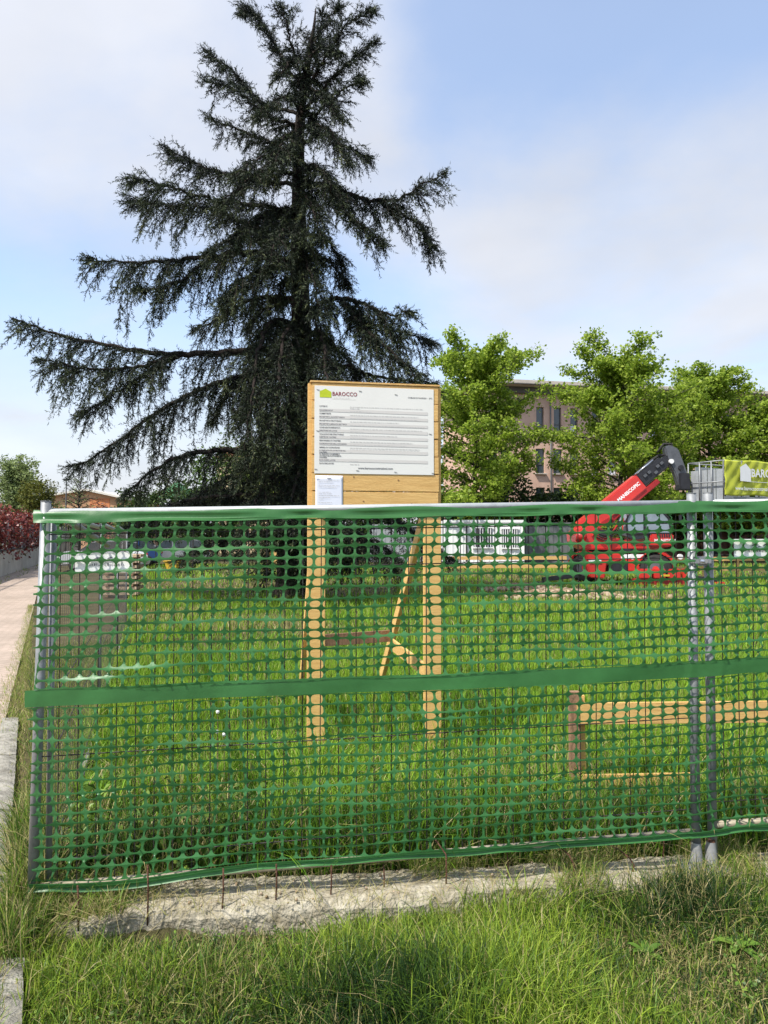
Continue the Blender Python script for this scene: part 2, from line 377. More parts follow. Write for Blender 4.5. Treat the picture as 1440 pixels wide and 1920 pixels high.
# ------------------------------------------------------------------ concrete footing below the fence
def footing():
    n = 260; x0, x1 = -1.62, 6.5; prof = [(-.15, -.28), (-.155, -.12), (-.15, -.03), (-.13, .004), (-.07, .012), (0, .0), (.08, .01), (.15, .004), (.18, -.03), (.185, -.2)]
    vs = []; fs = []; rr = random.Random(3)
    for i in range(n + 1):
        s = i / n; x = x0 + (x1 - x0) * (s ** 1.35); base = Vector((x, fence_y(x), 0))
        br = 0.0
        if x < -.35: br = .05 * max(0, math.sin(x * 5.0 + 1.0)) + .025
        for j, (o, z) in enumerate(prof):
            amp = .010 if x < 1.9 else .004; low = .07 * max(0, min(1, (-1.15 - x) / .4))
            f1 = float(fbm(x * 1.0 + j * .9, j * 1.7, 7.0, 40)); f2 = float(fbm(x, j * .8, 2.5, 41)); oo = o + rr.uniform(-amp, amp) * .5 + (br * .55 if j < 4 else 0) + (.03 * f2 + .014 * f1 if j < 4 else .01 * f1)
            zz = z + rr.uniform(-amp, amp) * .5 + .007 * f1 - (br * .5 if 2 <= j <= 4 else 0) - low
            p = base - FN * oo; vs.append((p.x, p.y, zz))
    m = len(prof)
    for i in range(n):
        for j in range(m - 1): q = i * m + j; fs.append((q, q + 1, q + m + 1, q + m))
    fs.append(tuple(range(m))); fs.append(tuple(n * m + k for k in range(m - 1, -1, -1)))
    return MB().add(vs, fs).build('concrete_footing', 'concrete', None, smooth=False)
tag(footing(), 'long broken concrete strip under the green netted fence', 'footing')
# rusty reinforcing bars sticking out of the footing
bars = [(147, 1722, 1660, 0), (277, 1712, 1622, 0), (417, 1702, 1628, 0), (517, 1690, 1620, 0), (620, 1682, 1622, 0), (720, 1668, 1620, 0), (836, 1668, 1602, 1), (952, 1646, 1600, 1), (1076, 1652, 1586, 2), (1048, 1618, 1575, 0), (1185, 1640, 1600, 3), (1150, 1610, 1575, 0), (1243, 1612, 1568, 0)]
for k, (px, pb, pt, kind) in enumerate(bars):
    b = gz(px, pb, -.01); tp = at(px + (random.uniform(-2, 2)), pt, b.y)
    pts = [b - Vector((0, 0, .06)), b, (b + tp) / 2 + Vector((.003, 0, 0)), tp]
    if kind == 1: pts.append(tp + Vector((-.05, .06, .05)))
    if kind == 2: pts = pts[:2] + [b + Vector((0, 0, .09)), b + Vector((-.02, .02, .13)), b + Vector((-.09, .06, .18))]
    if kind == 3: pts = pts[:2] + [b + Vector((.012, 0, .05)), b + Vector((-.01, .01, .085)), b + Vector((-.06, .04, .12)), b + Vector((-.11, .07, .13))]
    o = MB().tube(pts, .0045, 6).build('rusty_rebar', 'rust', None, smooth=True)
    where = ['leftmost stub in the grass', 'second stub from the left', 'third stub from the left', 'fourth stub from the left', 'fifth stub from the left', 'stub in the middle of the footing', 'right of middle, bent back on top', 'bent back under the net, right half', 'tall stub hooked to the left', 'short straight one behind the tall hook', 'crooked, left of the steel plate', 'short stub behind the crooked one', 'rightmost, at the steel plate corner'][k]
    tag(o, 'rusty steel bar in the concrete footing, ' + where, 'rebar', 'rusty bars standing in the footing')

# ------------------------------------------------------------------ mobile fence panels
def panel(name, A, B, zt0, zt1, zb0, zb1, label, group, lean0=(0, 0, 0), posts=(True, True), spacing=.0925, zp=.09):
    A = Vector((A[0], A[1], 0)); B = Vector((B[0], B[1], 0)); t = thing(name, label, 'fence', (A.x, A.y, 0), math.atan2(B.y - A.y, B.x - A.x), group)
    Ln = (B - A).length; r = .025 if name == 'mesh_fence' else .016
    def P(s, z): return (s, 0, z)
    le = Vector(lean0)
    for e, (s, zt, zb) in enumerate(((.018 if name == 'mesh_fence' else 0, zt0, zb0), (Ln, zt1, zb1))):
        if not posts[e]: continue
        top = Vector(P(s, zt + (.055 if name == 'mesh_fence' else .03))); bot = Vector(P(s, zb - zp)) + (le if e == 0 else Vector())
        MB().tube([bot, top], r, 12).build('post', 'galv', t, True)
        cap = MB().tube([top, top + Vector((0, 0, .004))], r + .0015, 12).build('post_cap', 'galv', t, False)
    MB().tube([P(r * .6, zt0), P(Ln - r * .6, zt1)], .019, 12).build('top_rail', 'galv_rail', t, True)
    MB().tube([P(r * .6, zb0), P(Ln - r * .6, zb1)], .019, 12).build('bottom_rail', 'rail_cream' if name == 'mesh_fence' else 'galv_dull', t, True)
    wv = MB(); n = int(Ln / spacing)
    for i in range(1, n):
        s = Ln * i / n; f = s / Ln; j = random.uniform(-.004, .004)
        wv.tube([P(s + j, zb0 + (zb1 - zb0) * f), P(s - j, zt0 + (zt1 - zt0) * f)], .0028 if name == 'mesh_fence' else .0014, 5, False)
    wv.build('vertical_wires', 'wire' if name == 'mesh_fence' else 'wire_grey', t)
    wh = MB()
    for v in (.06, .165, .50, .655, .93):
        za, zc_ = zt0 + (zb0 - zt0) * v, zt1 + (zb1 - zt1) * v
        wh.tube([(0, -.004, za), (Ln, -.004, zc_)], .003, 5, False)
    wh.build('horizontal_wires', 'wire', t)
    return t
zt0 = at(90, 961, 3.60).z; zt1 = at(1297, 944, 3.97).z; zb0 = at(62, 1646, 3.60).z; zb1 = at(1297, 1558, 3.97).z
P1 = panel('mesh_fence', FA, FB, zt0, zt1, zb0 - .045, zb1 - .004, 'wide galvanised mesh fence panel spanning the photo, covered in green netting', 'mobile fence panels', lean0=(-.04, 0, 0))
FC = Vector((FB.x, FB.y, 0)) + FD * .085 + FN * -.01; FE = FC + Vector((FD.x, FD.y + .01, 0)) * 3.45
zt2 = zt1 + .004; zb2 = zb1 + .025
P2 = panel('mesh_fence', FC, FE, zt2, zt2 + .06, zb2, zb2 + .06, 'galvanised mesh fence panel cut off by the right edge of the photo', 'mobile fence panels', zp=.16)
SA = Vector((-1.705, 3.66, 0)); SDr = Vector((-.309, .951, 0))
sl = ['mesh fence panel running back from the left corner post', 'second mesh panel of the side fence running back along the path', 'farthest mesh panel of the side fence along the path']
SP = []
for k in range(3):
    a = SA + SDr * (3.5 * k + (.05 * k)); b = a + SDr * 3.5
    SP.append(panel('side_mesh_fence', a, b, zt0 - .01, zt0 - .05 - .02 * k, .05, .05, sl[k], 'mobile fence panels', spacing=.105))
# coupling clamp between the two front panels
c = at(1313, 1052, 3.96) + FN * .012
cl = thing('fence_clamp', 'shiny steel clamp joining the two posts of the front fence', 'clamp', (c.x, c.y, c.z), math.atan2(FD.y, FD.x))
MB().box((0, .012, 0), (.125, .058, .052)).build('clamp_body', 'galv', cl, False, .014)
MB().tube([(0, -.05, 0), (0, -.018, 0)], .010, 6).build('bolt', 'chrome', cl)
MB().box((0, -.022, 0), (.045, .006, .03)).build('clamp_plate', 'chrome', cl, False, .003)
# base plate with two sleeves
bp = thing('base_plate', 'grey steel base plate with two tapered sleeves under the fence posts', 'base plate', (1.76, 3.965, 0), math.atan2(FD.y, FD.x))
MB().box((.0, -.02, .016), (.27, .22, .006)).build('plate', 'galv', bp, False, .002)
for sx in (-.04, .045):
    mbx = MB()
    mbx.tube([(sx, 0, .016), (sx, 0, .06), (sx, 0, .15)], [.042, .034, .024], 14, False); mbx.build('sleeve', 'galv_dull', bp, True)
MB().tube([(.046, -.003, .02), (.047, -.003, .16)], .0185, 10).build('rusty_stub', 'rust', bp, True)
# sign plates wired to the panels, behind the netting
def plate(A, t, zc, w_, h_, label, seed):
    p = A + FD * t; th = thing('sign_plate', label, 'sign', (p.x, p.y, zc), math.atan2(FD.y, FD.x), 'white plates on the fence panels')
    MB().box((0, -.012, 0), (w_, .003, h_)).build('plate', 'white_paint', th, False, .0008)
    rr = random.Random(seed); lg = MB(); y = -.0155
    lg.add([(-.06, y, .012), (-.035, y, .026), (-.02, y, .030), (-.012, y, .018), (-.03, y, .020)], [(0, 1, 2, 3, 4)])
    lg.add([(.015, y, .018), (.03, y, .03), (.045, y, .028), (.028, y, .016)], [(0, 1, 2, 3)])
    lg.add([(-.015, y, .008), (-.005, y, .016), (.012, y, .012)], [(0, 1, 2)])
    lg.build('logo', 'ink', th)
    lt = MB(); x = -.07
    while x < .10:
        ww = rr.uniform(.004, .012); hh = rr.uniform(.004, .016)
        lt.add([(x, y, -.016), (x + ww, y, -.016), (x + ww * .8, y, -.016 + hh), (x + ww * .2, y, -.016 + hh * .8)], [(0, 1, 2, 3)]); x += ww + rr.uniform(.003, .006)
    lt.build('lettering', 'ink', th)
pa = at(199, 1054, 3.66); plate(FA, (pa - FA).dot(FD), pa.z, .282, .102, 'white sign plate with black logo behind the net at the left end', 1)
pb = at(1424, 1029, 4.0); plate(FA, (pb - FA).dot(FD), pb.z, .305, .11, 'white sign plate with black logo at the right edge of the photo', 2)
# loose tube leaning across the side fence
tag(MB().tube([at(112, 964, 4.0), at(160, 997, 5.0), at(201, 1022, 6.3)], .024, 12).build('leaning_tube', 'galv_dull', None, True), 'grey steel tube sloping down behind the top left corner of the netting', 'tube')

# ------------------------------------------------------------------ green plastic netting
def netting():
    V = []; T = {}; quads = []; tris = []
    total = 3.49 + .085 + 3.45; pitch = .0712; rows = 16
    HEM = .021; B0, B1 = .472, .517
    edges = [HEM + (B0 - HEM) * i / rows for i in range(rows + 1)] + [B1 + (.972 - B1) * i / rows for i in range(rows + 1)]
    rr = np.random.default_rng(5)
    ph = rr.uniform(0, 6.28, (60, 4)); am = rr.uniform(.3, 1, 60)
    def tilt(u, k):                                      # twist of strap k along u
        return max(-.9, min(1.0, (.75 * math.sin(u * 2.3 + ph[k, 0]) + .6 * math.sin(u * 6.1 + ph[k, 1]) + .45 * math.sin(u * 13. + ph[k, 2])) * am[k] * .8 + .28))
    def sag(u, k): return .0045 * math.sin(u * 1.7 + ph[k, 3]) + .0035 * math.sin(u * 4.3 + ph[k, 1] * 2) + .0025 * math.sin(u * 9.7 + ph[k, 2] * 3) + .007 * math.sin(u * .9 + k * .21)
    def frame(u):
        if u <= 3.49: f = max(u, -.1) / 3.49; return FA + FD * u, zt0 + (zt1 - zt0) * f, zb0 + (zb1 - zb0) * f
        f = (u - 3.49) / 3.5; return Vector((FB.x, FB.y, 0)) + FD * (u - 3.49), zt1 + .06 * f, zb1 + .02 * min(1, f * 12) + .06 * f
    def pos(u, v, k=None, dv=0.):
        b, zt, zb = frame(u)
        h = zt - zb + .03; z = zt - .012 - v * h
        # droop of the lower left corner, bulge between ties
        lo = max(0, (v - .8) / .2) ** 2
        z -= lo * .055 * math.exp(-((u - .33) / .42) ** 2) if u < 1.6 else 0
        u2 = u + .016 * math.sin(v * 9 + u * 1.1) + .008 * math.sin(v * 23 + u * 3.1); b = b + FD * (u2 - u)
        off = .030 + .012 * math.sin(u * 2.1 + v * 2.6 + 1) * math.sin(v * 3.14) + .006 * math.sin(u * 7.7 + v * 9)
        if abs(u - 3.53) < .12: off += .006
        if k is not None:
            z += sag(u, k); off += tilt(u, k) * dv * h * (.9 if k < 17 else .6) + .004 * (1 - (dv * h / .011) ** 2 if abs(dv * h) < .011 else 0)
        p = b + FN * off; return (p.x, p.y, z)
    def vert(u, v, k=None, dv=0.):
        key = (round(u, 5), round(v, 6))
        if key not in T: T[key] = len(V); V.append(pos(u, v, k, dv))
        return T[key]
    ncol = int((total + .05) / pitch); nr = 16
    us = -.028 - pitch * .5
    strap = [edges[:rows + 1], edges[rows + 1:]]
    for blk in range(2):
        es = strap[blk]
        for r in range(rows):
            va, vb = es[r], es[r + 1]; vc = (va + vb) / 2; vh = (vb - va) / 2; ka = blk * 17 + r; kb = ka + 1
            skew = .0
            for c_ in range(1 if (blk == 0 and (r < 6 or r > 11)) else 0, ncol):
                ua = us + c_ * pitch + skew * vc; uc = ua + pitch / 2; jw = 1 + .05 * math.sin(c_ * 7.1 + r * 3.3) + rr.uniform(-.05, .03); ring = []; outer = []
                for i in range(nr):
                    a = 2 * math.pi * (i + .0) / nr; ca, sa = math.cos(a), math.sin(a)
                    q = (abs(ca) ** 2.7 + abs(sa) ** 2.7) ** (-1 / 2.7)
                    hu = uc + ca * q * pitch * .435 * jw; hv = vc + sa * q * vh * ((.82 if blk == 0 else .86) + .04 * math.sin(c_ * 1.3 + r * 2.1))
                    m_ = max(abs(ca), abs(sa)); ou = uc + ca / m_ * pitch / 2; ov = vc + sa / m_ * vh
                    if c_ == 0 and (hu < uc - 1e-6 and ou < uc - 1e-6): ring.append(None); outer.append(None); continue
                    if sa < 0: kk, dh, do = ka, va - hv, va - ov
                    else: kk, dh, do = kb, vb - hv, vb - ov
                    ring.append(vert(hu, hv, kk, dh)); outer.append(vert(ou, ov, kk, do))
                for i in range(nr):
                    j = (i + 1) % nr
                    if None in (ring[i], ring[j]): continue
                    quads.append((ring[i], ring[j], outer[j], outer[i]))
    npmesh_ = lambda nm, V_, Q_, par: npmesh(nm, np.array(V_), np.array(Q_), 'net', par, smooth=True, world=True)
    root = thing('safety_netting', 'green plastic safety netting with oval holes hung over the front fence', 'netting', tuple(FA))
    npmesh_('net_mesh', V, quads, root)
    def strip(name, vlist, extra=None):
        n = int(total / .018); vs = []; fs = []
        for i in range(n + 1):
            u = -.036 + (total + .03) * i / n
            for j, v in enumerate(vlist):
                p = Vector(pos(u, v)); 
                if extra: p = p + extra(u, j, len(vlist))
                vs.append(tuple(p))
        m = len(vlist)
        for i in range(n):
            for j in range(m - 1): q = i * m + j; fs.append((q, q + 1, q + m + 1, q + m))
        npmesh_(name, vs, fs, root)
    k_mid = lambda u, j, m: FN * (.0015 * math.sin(u * 5 + j * .3) + .0008 * math.sin(u * 17 + j * .5)) + Vector((0, 0, .003 * math.sin(u * 2.1)))
    strip('solid_band', [B0 + (B1 - B0) * i / 5 for i in range(6)], k_mid)
    def top(u, j, m):
        f = 1 - j / (m - 1); w_ = .5 + .5 * math.sin(u * 11 + math.sin(u * 4.7) * 2)
        return FN * (.004 + (-.028 * f * f) + .012 * w_ * math.sin(j * 1.5)) + Vector((0, 0, .012 * f * f - .006 * w_ * f - .004 * math.sin(u * 8.3) * (1 - f)))
    strip('top_hem', [-.008 + (HEM + .009) * i / 5 for i in range(6)], top)
    def bot(u, j, m):
        f = j / (m - 1); w_ = math.sin(u * 6 + math.sin(u * 2.7) * 2)
        w2 = math.sin(u * 14 + 2 * math.sin(u * 5)); return FN * (.006 + .010 * math.sin(j * 1.1 + 1) + .009 * w_ * f + .005 * w2 * f) + Vector((0, 0, -.004 * f + .007 * w_ * f + .004 * w2 * f))
    strip('bottom_hem', [.970 + .019 * i / 5 for i in range(6)], bot)
    return root
netting()

# ------------------------------------------------------------------ notice board
NB = Vector((-.640, 5.95, 0)); NE = Vector((.497, 6.15, 0)); rz = math.atan2(NE.y - NB.y, NE.x - NB.x); NW = (NE - NB).length
board = thing('notice_board', 'tall notice board of fresh yellow timber standing in the grass behind the netting', 'notice board', tuple(NB), rz)
for x in (0.075, NW - .075):
    MB().box((x, .035, 1.52), (.15, .055, 3.20)).build('post', 'pine', board, False, .004)
zt = 3.12; ph_ = .1525
for k in range(7):
    z = zt - ph_ * (k + .5); jx = random.uniform(-.004, .004); Rm = Matrix.Rotation(random.uniform(-.006, .006), 3, 'Y')
    o = MB().box((NW / 2 + jx, -.0095 - random.uniform(0, .004), z), (NW - .05 - random.uniform(0, .012), .027, ph_ - .005), Rm).build('plank', 'pine_h', board, False, .004)
    for _ in range(3):
        kx, kz = random.uniform(.1, NW - .1), z + random.uniform(-.05, .05)
        a = [(kx + .008 * math.cos(i * .9) * random.uniform(.8, 1.2), -.0262, kz + .006 * math.sin(i * .9)) for i in range(7)]
        MB().add(a, [tuple(range(7))]).build('knot', 'knot', o)
MB().box((NW / 2, -.004, 3.128), (NW - .03, .055, .016)).build('top_batten', 'pine_h', board, False, .003)
inv = wmat(board).inverted()
sL0, sL1 = at(590, 962, 6.08), at(562, 1330, 7.7); sR0, sR1 = at(797, 962, 6.25), at(716, 1268, 8.1)
for a, b in ((sL0, sL1), (sR0, sR1)):
    MB().beam(inv @ a, inv @ b, .045, .13, (0, 1, .6)).build('strut', 'pine', board, False, .004)
MB().beam(inv @ at(572, 1203, 7.05), inv @ at(732, 1192, 7.55), .028, .12).build('cross_board', 'old_wood', board, False, .003)
MB().beam(inv @ at(735, 1208, 7.45), inv @ at(812, 1268, 6.28), .03, .12).build('tie_board', 'pine_h', board, False, .003)
MB().beam(inv @ at(578, 1215, 7.0), inv @ at(590, 1290, 6.1), .03, .12).build('tie_board', 'pine_h', board, False, .003)
# poster
poster = thing('site_notice', 'large white printed notice with green house logo stapled to the timber board', 'notice', tuple(NB), rz)
yF = -.0285; px0, px1, pz0, pz1 = .052, 1.082, 2.352, 3.094
def sheet(name, x0, x1, z0, z1, y, material, parent, curl=.0, th=.0012, nx=14, nz=10):
    vs = []; fs = []
    for i in range(nx + 1):
        for j in range(nz + 1):
            x = x0 + (x1 - x0) * i / nx; z = z0 + (z1 - z0) * j / nz
            yy = y - curl * (math.sin(i * 1.3 + j * .7) * .3 + .3 + (1.2 if (i in (0, nx) and j == 0) else 0))
            vs.append((x, yy, z))
    for i in range(nx):
        for j in range(nz): q = i * (nz + 1) + j; fs.append((q, q + nz + 1, q + nz + 2, q + 1))
    o = MB().add(vs, fs).build(name, material, parent, True)
    md = o.modifiers.new('thickness', 'SOLIDIFY'); md.thickness = th; md.offset = 1; return o
MB().box(((px0 + px1) / 2, yF + .0010, (pz0 + pz1) / 2), (px1 - px0, .0030, pz1 - pz0)).build('sheet', 'paper', poster, False, .0006)
def PX(x): return px0 + (x - 588) / 226 * (px1 - px0)
def PZ(y): return pz1 - (y - 723.5) / 164.5 * (pz1 - pz0)
yp = yF - .0022
def flat(name, pts, material, parent, y=yp): return MB().add([(x, y, z) for x, z in pts], [tuple(range(len(pts)))]).build(name, material, parent)
flat('house_logo', [(PX(597.5), PZ(745.5)), (PX(619), PZ(745.5)), (PX(619), PZ(735)), (PX(608.5), PZ(729)), (PX(597.5), PZ(734))], 'lime_print', poster)
text('heading_lettering', 'BAROCCO', .047, tmat(PX(620.5), yp, PZ(741.6)), 'ink_red', poster, sx=.93, bold=.0008)
text('heading_lettering', 'COSTRUZIONI', .015, tmat(PX(624), yp, PZ(747)), 'ink_soft', poster, space=1.9, sx=.8)
flat('rule', [(PX(620), PZ(747.9)), (PX(664), PZ(748.4)), (PX(664), PZ(748.1)), (PX(620), PZ(747.6))], 'ink_soft', poster)
text('town_lettering', 'COMUNE DI PIACENZA  -  (PC)', .0155, tmat(PX(811), yp, PZ(742)), 'ink', poster, 'RIGHT', bold=.0004, sx=1.0)
lab = ['LAVORI DI', 'CONCESSIONE N°', 'COMMITTENTE', 'PROGETTISTA ARCHITETTONICO', 'PROGETTISTA STRUTTURALE', 'PROGETTISTA IMPIANTO ELETTRICO', 'CONSULENTE ENERGETICO', 'DIRETTORE DEI LAVORI', 'COLLAUDATORE STRUTTURALE', 'ASSISTENTE CANTIERE', 'RESPONSABILE DI CANTIERE', 'COORDINATORE DELLA SICUREZZA', 'IMPRESA DI COSTRUZIONE', 'N. PRESUNTO DI LAVORATORI SUL', 'CANTIERE', 'N. PRESUNTO DI IMPRESE E', 'LAVORATORI AUTONOMI IN', 'CANTIERE', 'DATA INIZIO LAVORI', 'DATA FINE LAVORI']
ly = [762, 769.8, 775.8, 782.3, 789, 795.5, 801.8, 808, 814.3, 820, 826.2, 832.5, 839.3, 845, 848.4, 851.6, 855, 858.4, 863, 869]
for s_, y_ in zip(lab, ly): text('label_lettering', s_, .0152, tmat(PX(597), yp - .0003, PZ(y_ + 1)), 'ink', poster, sx=.92, bold=.0006)
for y_ in (769.8, 782.3, 795.5, 808, 820, 832.5, 846.5, 863):
    h_ = 3.4 if y_ != 846.5 else 3.6
    flat('table_row', [(PX(596.5), PZ(y_ - h_)), (PX(802), PZ(y_ - h_ + 1.4)), (PX(802), PZ(y_ + h_ + .2)), (PX(596.5), PZ(y_ + h_ - 1.2))], 'row', poster)
vals = [(762, 138), (765, 18), (770.6, 40), (777.5, 130), (783.7, 128), (790, 92), (797, 142), (803.5, 138), (809, 26), (815.5, 90), (820.8, 32), (827.8, 118), (833.5, 106), (839.4, 132), (842.6, 132), (847.3, 3), (864.5, 17), (870.2, 17)]
rr = random.Random(8); vb = MB()
for y_, ln in vals:
    x = 654.0
    while x < 654 + ln:
        ww = rr.uniform(1.6, 7); slope = (x - 654) / 150 * .8
        vb.add([(PX(x), yp - .0003, PZ(y_ + slope + .45)), (PX(min(x + ww, 654 + ln)), yp - .0003, PZ(y_ + slope + .45)), (PX(min(x + ww, 654 + ln)), yp - .0003, PZ(y_ + slope - .45)), (PX(x), yp - .0003, PZ(y_ + slope - .45))], [(0, 1, 2, 3)]); x += ww + rr.uniform(.9, 1.7)
vb.build('fine_print', 'ink_soft', poster)['kind'] = 'stuff'
text('web_lettering', 'www.baroccocostruzioni.com', .0235, tmat(PX(702), yp, PZ(878.6)), 'ink', poster, 'CENTER', bold=.0007, sx=1.05)
for sx_, sy_ in ((594.5, 731), (673, 731), (741, 735.5), (594, 808), (807, 809), (590.5, 879.5), (668, 881), (740, 883), (812, 884)):
    MB().beam((PX(sx_) - .012, yp - .001, PZ(sy_)), (PX(sx_) + .012, yp - .001, PZ(sy_) - .004), .0025, .0025).build('staple', 'staple', poster)
a4 = thing('paper_notice', 'small bluish white paper sheet pinned below the large notice', 'notice', tuple(NB), rz)
ax0, ax1, az1 = .062, .292, 2.335
sheet('sheet', ax0, ax1, az1 - .315, az1, -.0275, 'paper_blue', a4, .0015, .0006)
vb = MB(); rr = random.Random(2)
for i in range(17):
    if i in (5, 6, 12): continue
    z = az1 - .04 - i * .0145; x = ax0 + .025
    ln = ax1 - .03 - rr.uniform(0, .09) * (i % 3)
    while x < ln:
        ww = rr.uniform(.008, .03); vb.add([(x, -.0325, z), (min(x + ww, ln), -.0325, z), (min(x + ww, ln), -.0325, z + .0035), (x, -.0325, z + .0035)], [(0, 1, 2, 3)]); x += ww + .005
vb.build('fine_print', 'ink_soft', a4)['kind'] = 'stuff'
MB().box((.177, -.0325, az1 - .022), (.035, .001, .008)).build('heading_print', 'ink', a4)
for x in (ax0 + .012, ax1 - .014): MB().beam((x - .01, -.0335, az1 - .022), (x + .012, -.0335, az1 - .016), .0025, .0025).build('staple', 'staple', a4)

# ------------------------------------------------------------------ batter board (profile) in the grass at the right
bb = gz(1078, 1478, 0); b2 = thing('batter_board', 'low timber profile board on a brown stake in the grass at lower right', 'batter board', tuple(bb), 0)
MB().beam(bb - Vector((0, 0, .1)), at(1076, 1296, bb.y - .02), .075, .05, (0, 1, 0)).build('stake', 'old_wood', b2, False, .003, world=True)
MB().beam(bb + Vector((.065, .03, -.1)), at(1090, 1303, bb.y + .03), .04, .045, (0, 1, 0)).build('stake', 'pine', b2, False, .003, world=True)
MB().beam(at(1082, 1338, bb.y - .055), at(1560, 1333, bb.y + .02), .024, .155).build('board', 'pine_h', b2, False, .003, world=True)
MB().beam(at(1092, 1463, bb.y - .05), at(1300, 1459, bb.y), .024, .08).build('board', 'pine_h', b2, False, .003, world=True)
q = at(1548, 1333, bb.y + .06); MB().beam(Vector((q.x, q.y, -.1)), Vector((q.x, q.y, .72)), .07, .05, (0, 1, 0)).build('stake', 'old_wood', b2, False, .003, world=True)
# far batter boards
def far_boards(label, p0, p1, Y0, Y1, zs, n):
    a = at(p0, 1000, Y0); b = at(p1, 1000, Y1); t = thing('batter_board', label, 'batter board', (a.x, a.y, 0), 0, 'yellow timber profiles across the site')
    for z in zs: MB().beam((a.x, a.y, z), (b.x, b.y, z), .03, .17).build('board', 'pine_h', t, False, 0, world=True)
    for i in range(n):
        f = (i + .1) / (n - .8); p = a.lerp(b, f); MB().beam((p.x, p.y + .05, -.1), (p.x, p.y + .05, max(zs) + .12), .07, .06, (0, 1, 0)).build('stake', 'pine', t, False, 0, world=True)
far_boards('two pale timber rails on stakes in front of the white cabin', 815, 1062, 34, 34.5, (.66, .26), 4)
far_boards('two yellow timber rails on stakes right of the red machine', 1246, 1520, 29, 29.4, (.80, .40), 5)
far_boards('short yellow timber rails seen under the cedar', 500, 575, 31, 31, (.95, .62), 2)

# ------------------------------------------------------------------ telescopic handler
SC = F / 27.0
th = thing('telehandler', 'red rotating telescopic handler with black boom head parked on the site', 'telehandler', ((1165 - 720) / SC, 27.0, 0), 0)
def lx(px): return (px - 1165) / SC
def lz(py): return (1091 - py) / SC
def pz_(pts): return [(lx(a), lz(b)) for a, b in pts]
yaw = Matrix.Rotation(R(-22), 4, 'Z')
# chassis
MB().prism([(-1.75, .55), (-1.85, .95), (-1.2, 1.12), (1.55, 1.12), (1.85, .9), (1.8, .5), (1.2, .42), (-1.2, .42)], -.55, .55).xf(yaw).build('chassis', 'red_paint', th, False, .04)
MB().box((0, 0, 1.16), (2.6, 1.3, .10)).xf(yaw).build('deck', 'black_steel', th, False, .02)
for sx in (-1.25, 1.22):
    for sy in (-.82, .82):
        c0 = yaw @ Vector((sx, sy - .17, .56)); ax = (yaw @ Vector((0, .34, 0)))
        wv = [c0 - ax * .02 + ax * (k / 6.) for k in range(7)]
        ty = MB().tube(wv, [.44, .54, .56, .56, .56, .54, .44], 26).build('tyre', 'rubber', th, True)
        tr = MB()
        for k in range(22):
            a = k * 2 * math.pi / 22; rr_ = Vector((math.cos(a), 0, math.sin(a))) * .565
            tr.beam(c0 + yaw.to_3x3() @ rr_ + ax * .05, c0 + yaw.to_3x3() @ (rr_ + Vector((.05 * math.cos(a + 1.57), 0, .05 * math.sin(a + 1.57)))) + ax * .5, .05, .03, yaw.to_3x3() @ rr_)
        tr.build('tread', 'rubber', ty)
        rim = MB().tube([c0 - ax * .05, c0 + ax * .12], [.30, .27], 20).build('rim', 'grey_steel', ty, False)
        MB().tube([c0 - ax * .12, c0 - ax * .03], .11, 12).build('hub', 'red_paint', rim)
    MB().tube([yaw @ Vector((sx, -.8, .56)), yaw @ Vector((sx, .8, .56))], .11, 10).build('axle', 'black_steel', th, True)
# mudguards, stabilisers
for sx in (-1.25, 1.22):
    for sy in (-.82, .82):
        arc = [(sx + .66 * math.cos(R(a)), .56 + .66 * math.sin(R(a))) for a in range(20, 161, 20)] + [(sx + .62 * math.cos(R(a)), .56 + .62 * math.sin(R(a))) for a in range(160, 19, -20)]
        MB().prism(arc, sy - .2, sy + .2).xf(yaw).build('mudguard', 'red_paint', th, False, .01)
MB().beam((lx(1072), -.75, .30), (lx(1005), -1.0, .16), .14, .16).build('stabiliser', 'black_steel', th, False, .015)
MB().box((lx(1003), -1.0, .05), (.34, .34, .06)).build('stabiliser_foot', 'black_steel', th, False, .015)
MB().beam((lx(1262), -.9, .25), (lx(1318), -1.1, .16), .13, .15).build('stabiliser', 'black_steel', th, False, .015)
MB().box((lx(1320), -1.1, .05), (.34, .34, .06)).build('stabiliser_foot', 'red_paint', th, False, .015)
for px, w_ in ((1181, .52), (1206, .48), (1232, .5), (1256, .42)):
    MB().box((lx(px), -1.48, lz(1071)), (w_ - .06, .25, .34)).build('stabiliser_box', 'red_paint', th, False, .03)
MB().prism(pz_([(1160, 1080), (1180, 1078), (1268, 1083), (1266, 1092), (1162, 1092)]), -1.50, -1.36).build('stabiliser_beam', 'red_dark', th, False, .02)
MB().box((lx(1215), -1.612, lz(1074)), (.30, .01, .07)).build('warning_sticker', 'yellow_paint', th)
MB().prism(pz_([(1085, 1036), (1148, 1036), (1150, 1048), (1122, 1056), (1118, 1082), (1092, 1080), (1086, 1060)]), -1.0, -.5).build('front_fender', 'red_paint', th, False, .04)
MB().box((lx(1168), -1.02, lz(1042)), (.85, .05, .16)).build('hazard_bar', 'white_paint', th, False, .01)
for px in (1166, 1252): MB().tube([(lx(px), -1.12, lz(1042)), (lx(px), -1.04, lz(1042))], .10, 14).build('work_light', 'lamp_white', th)
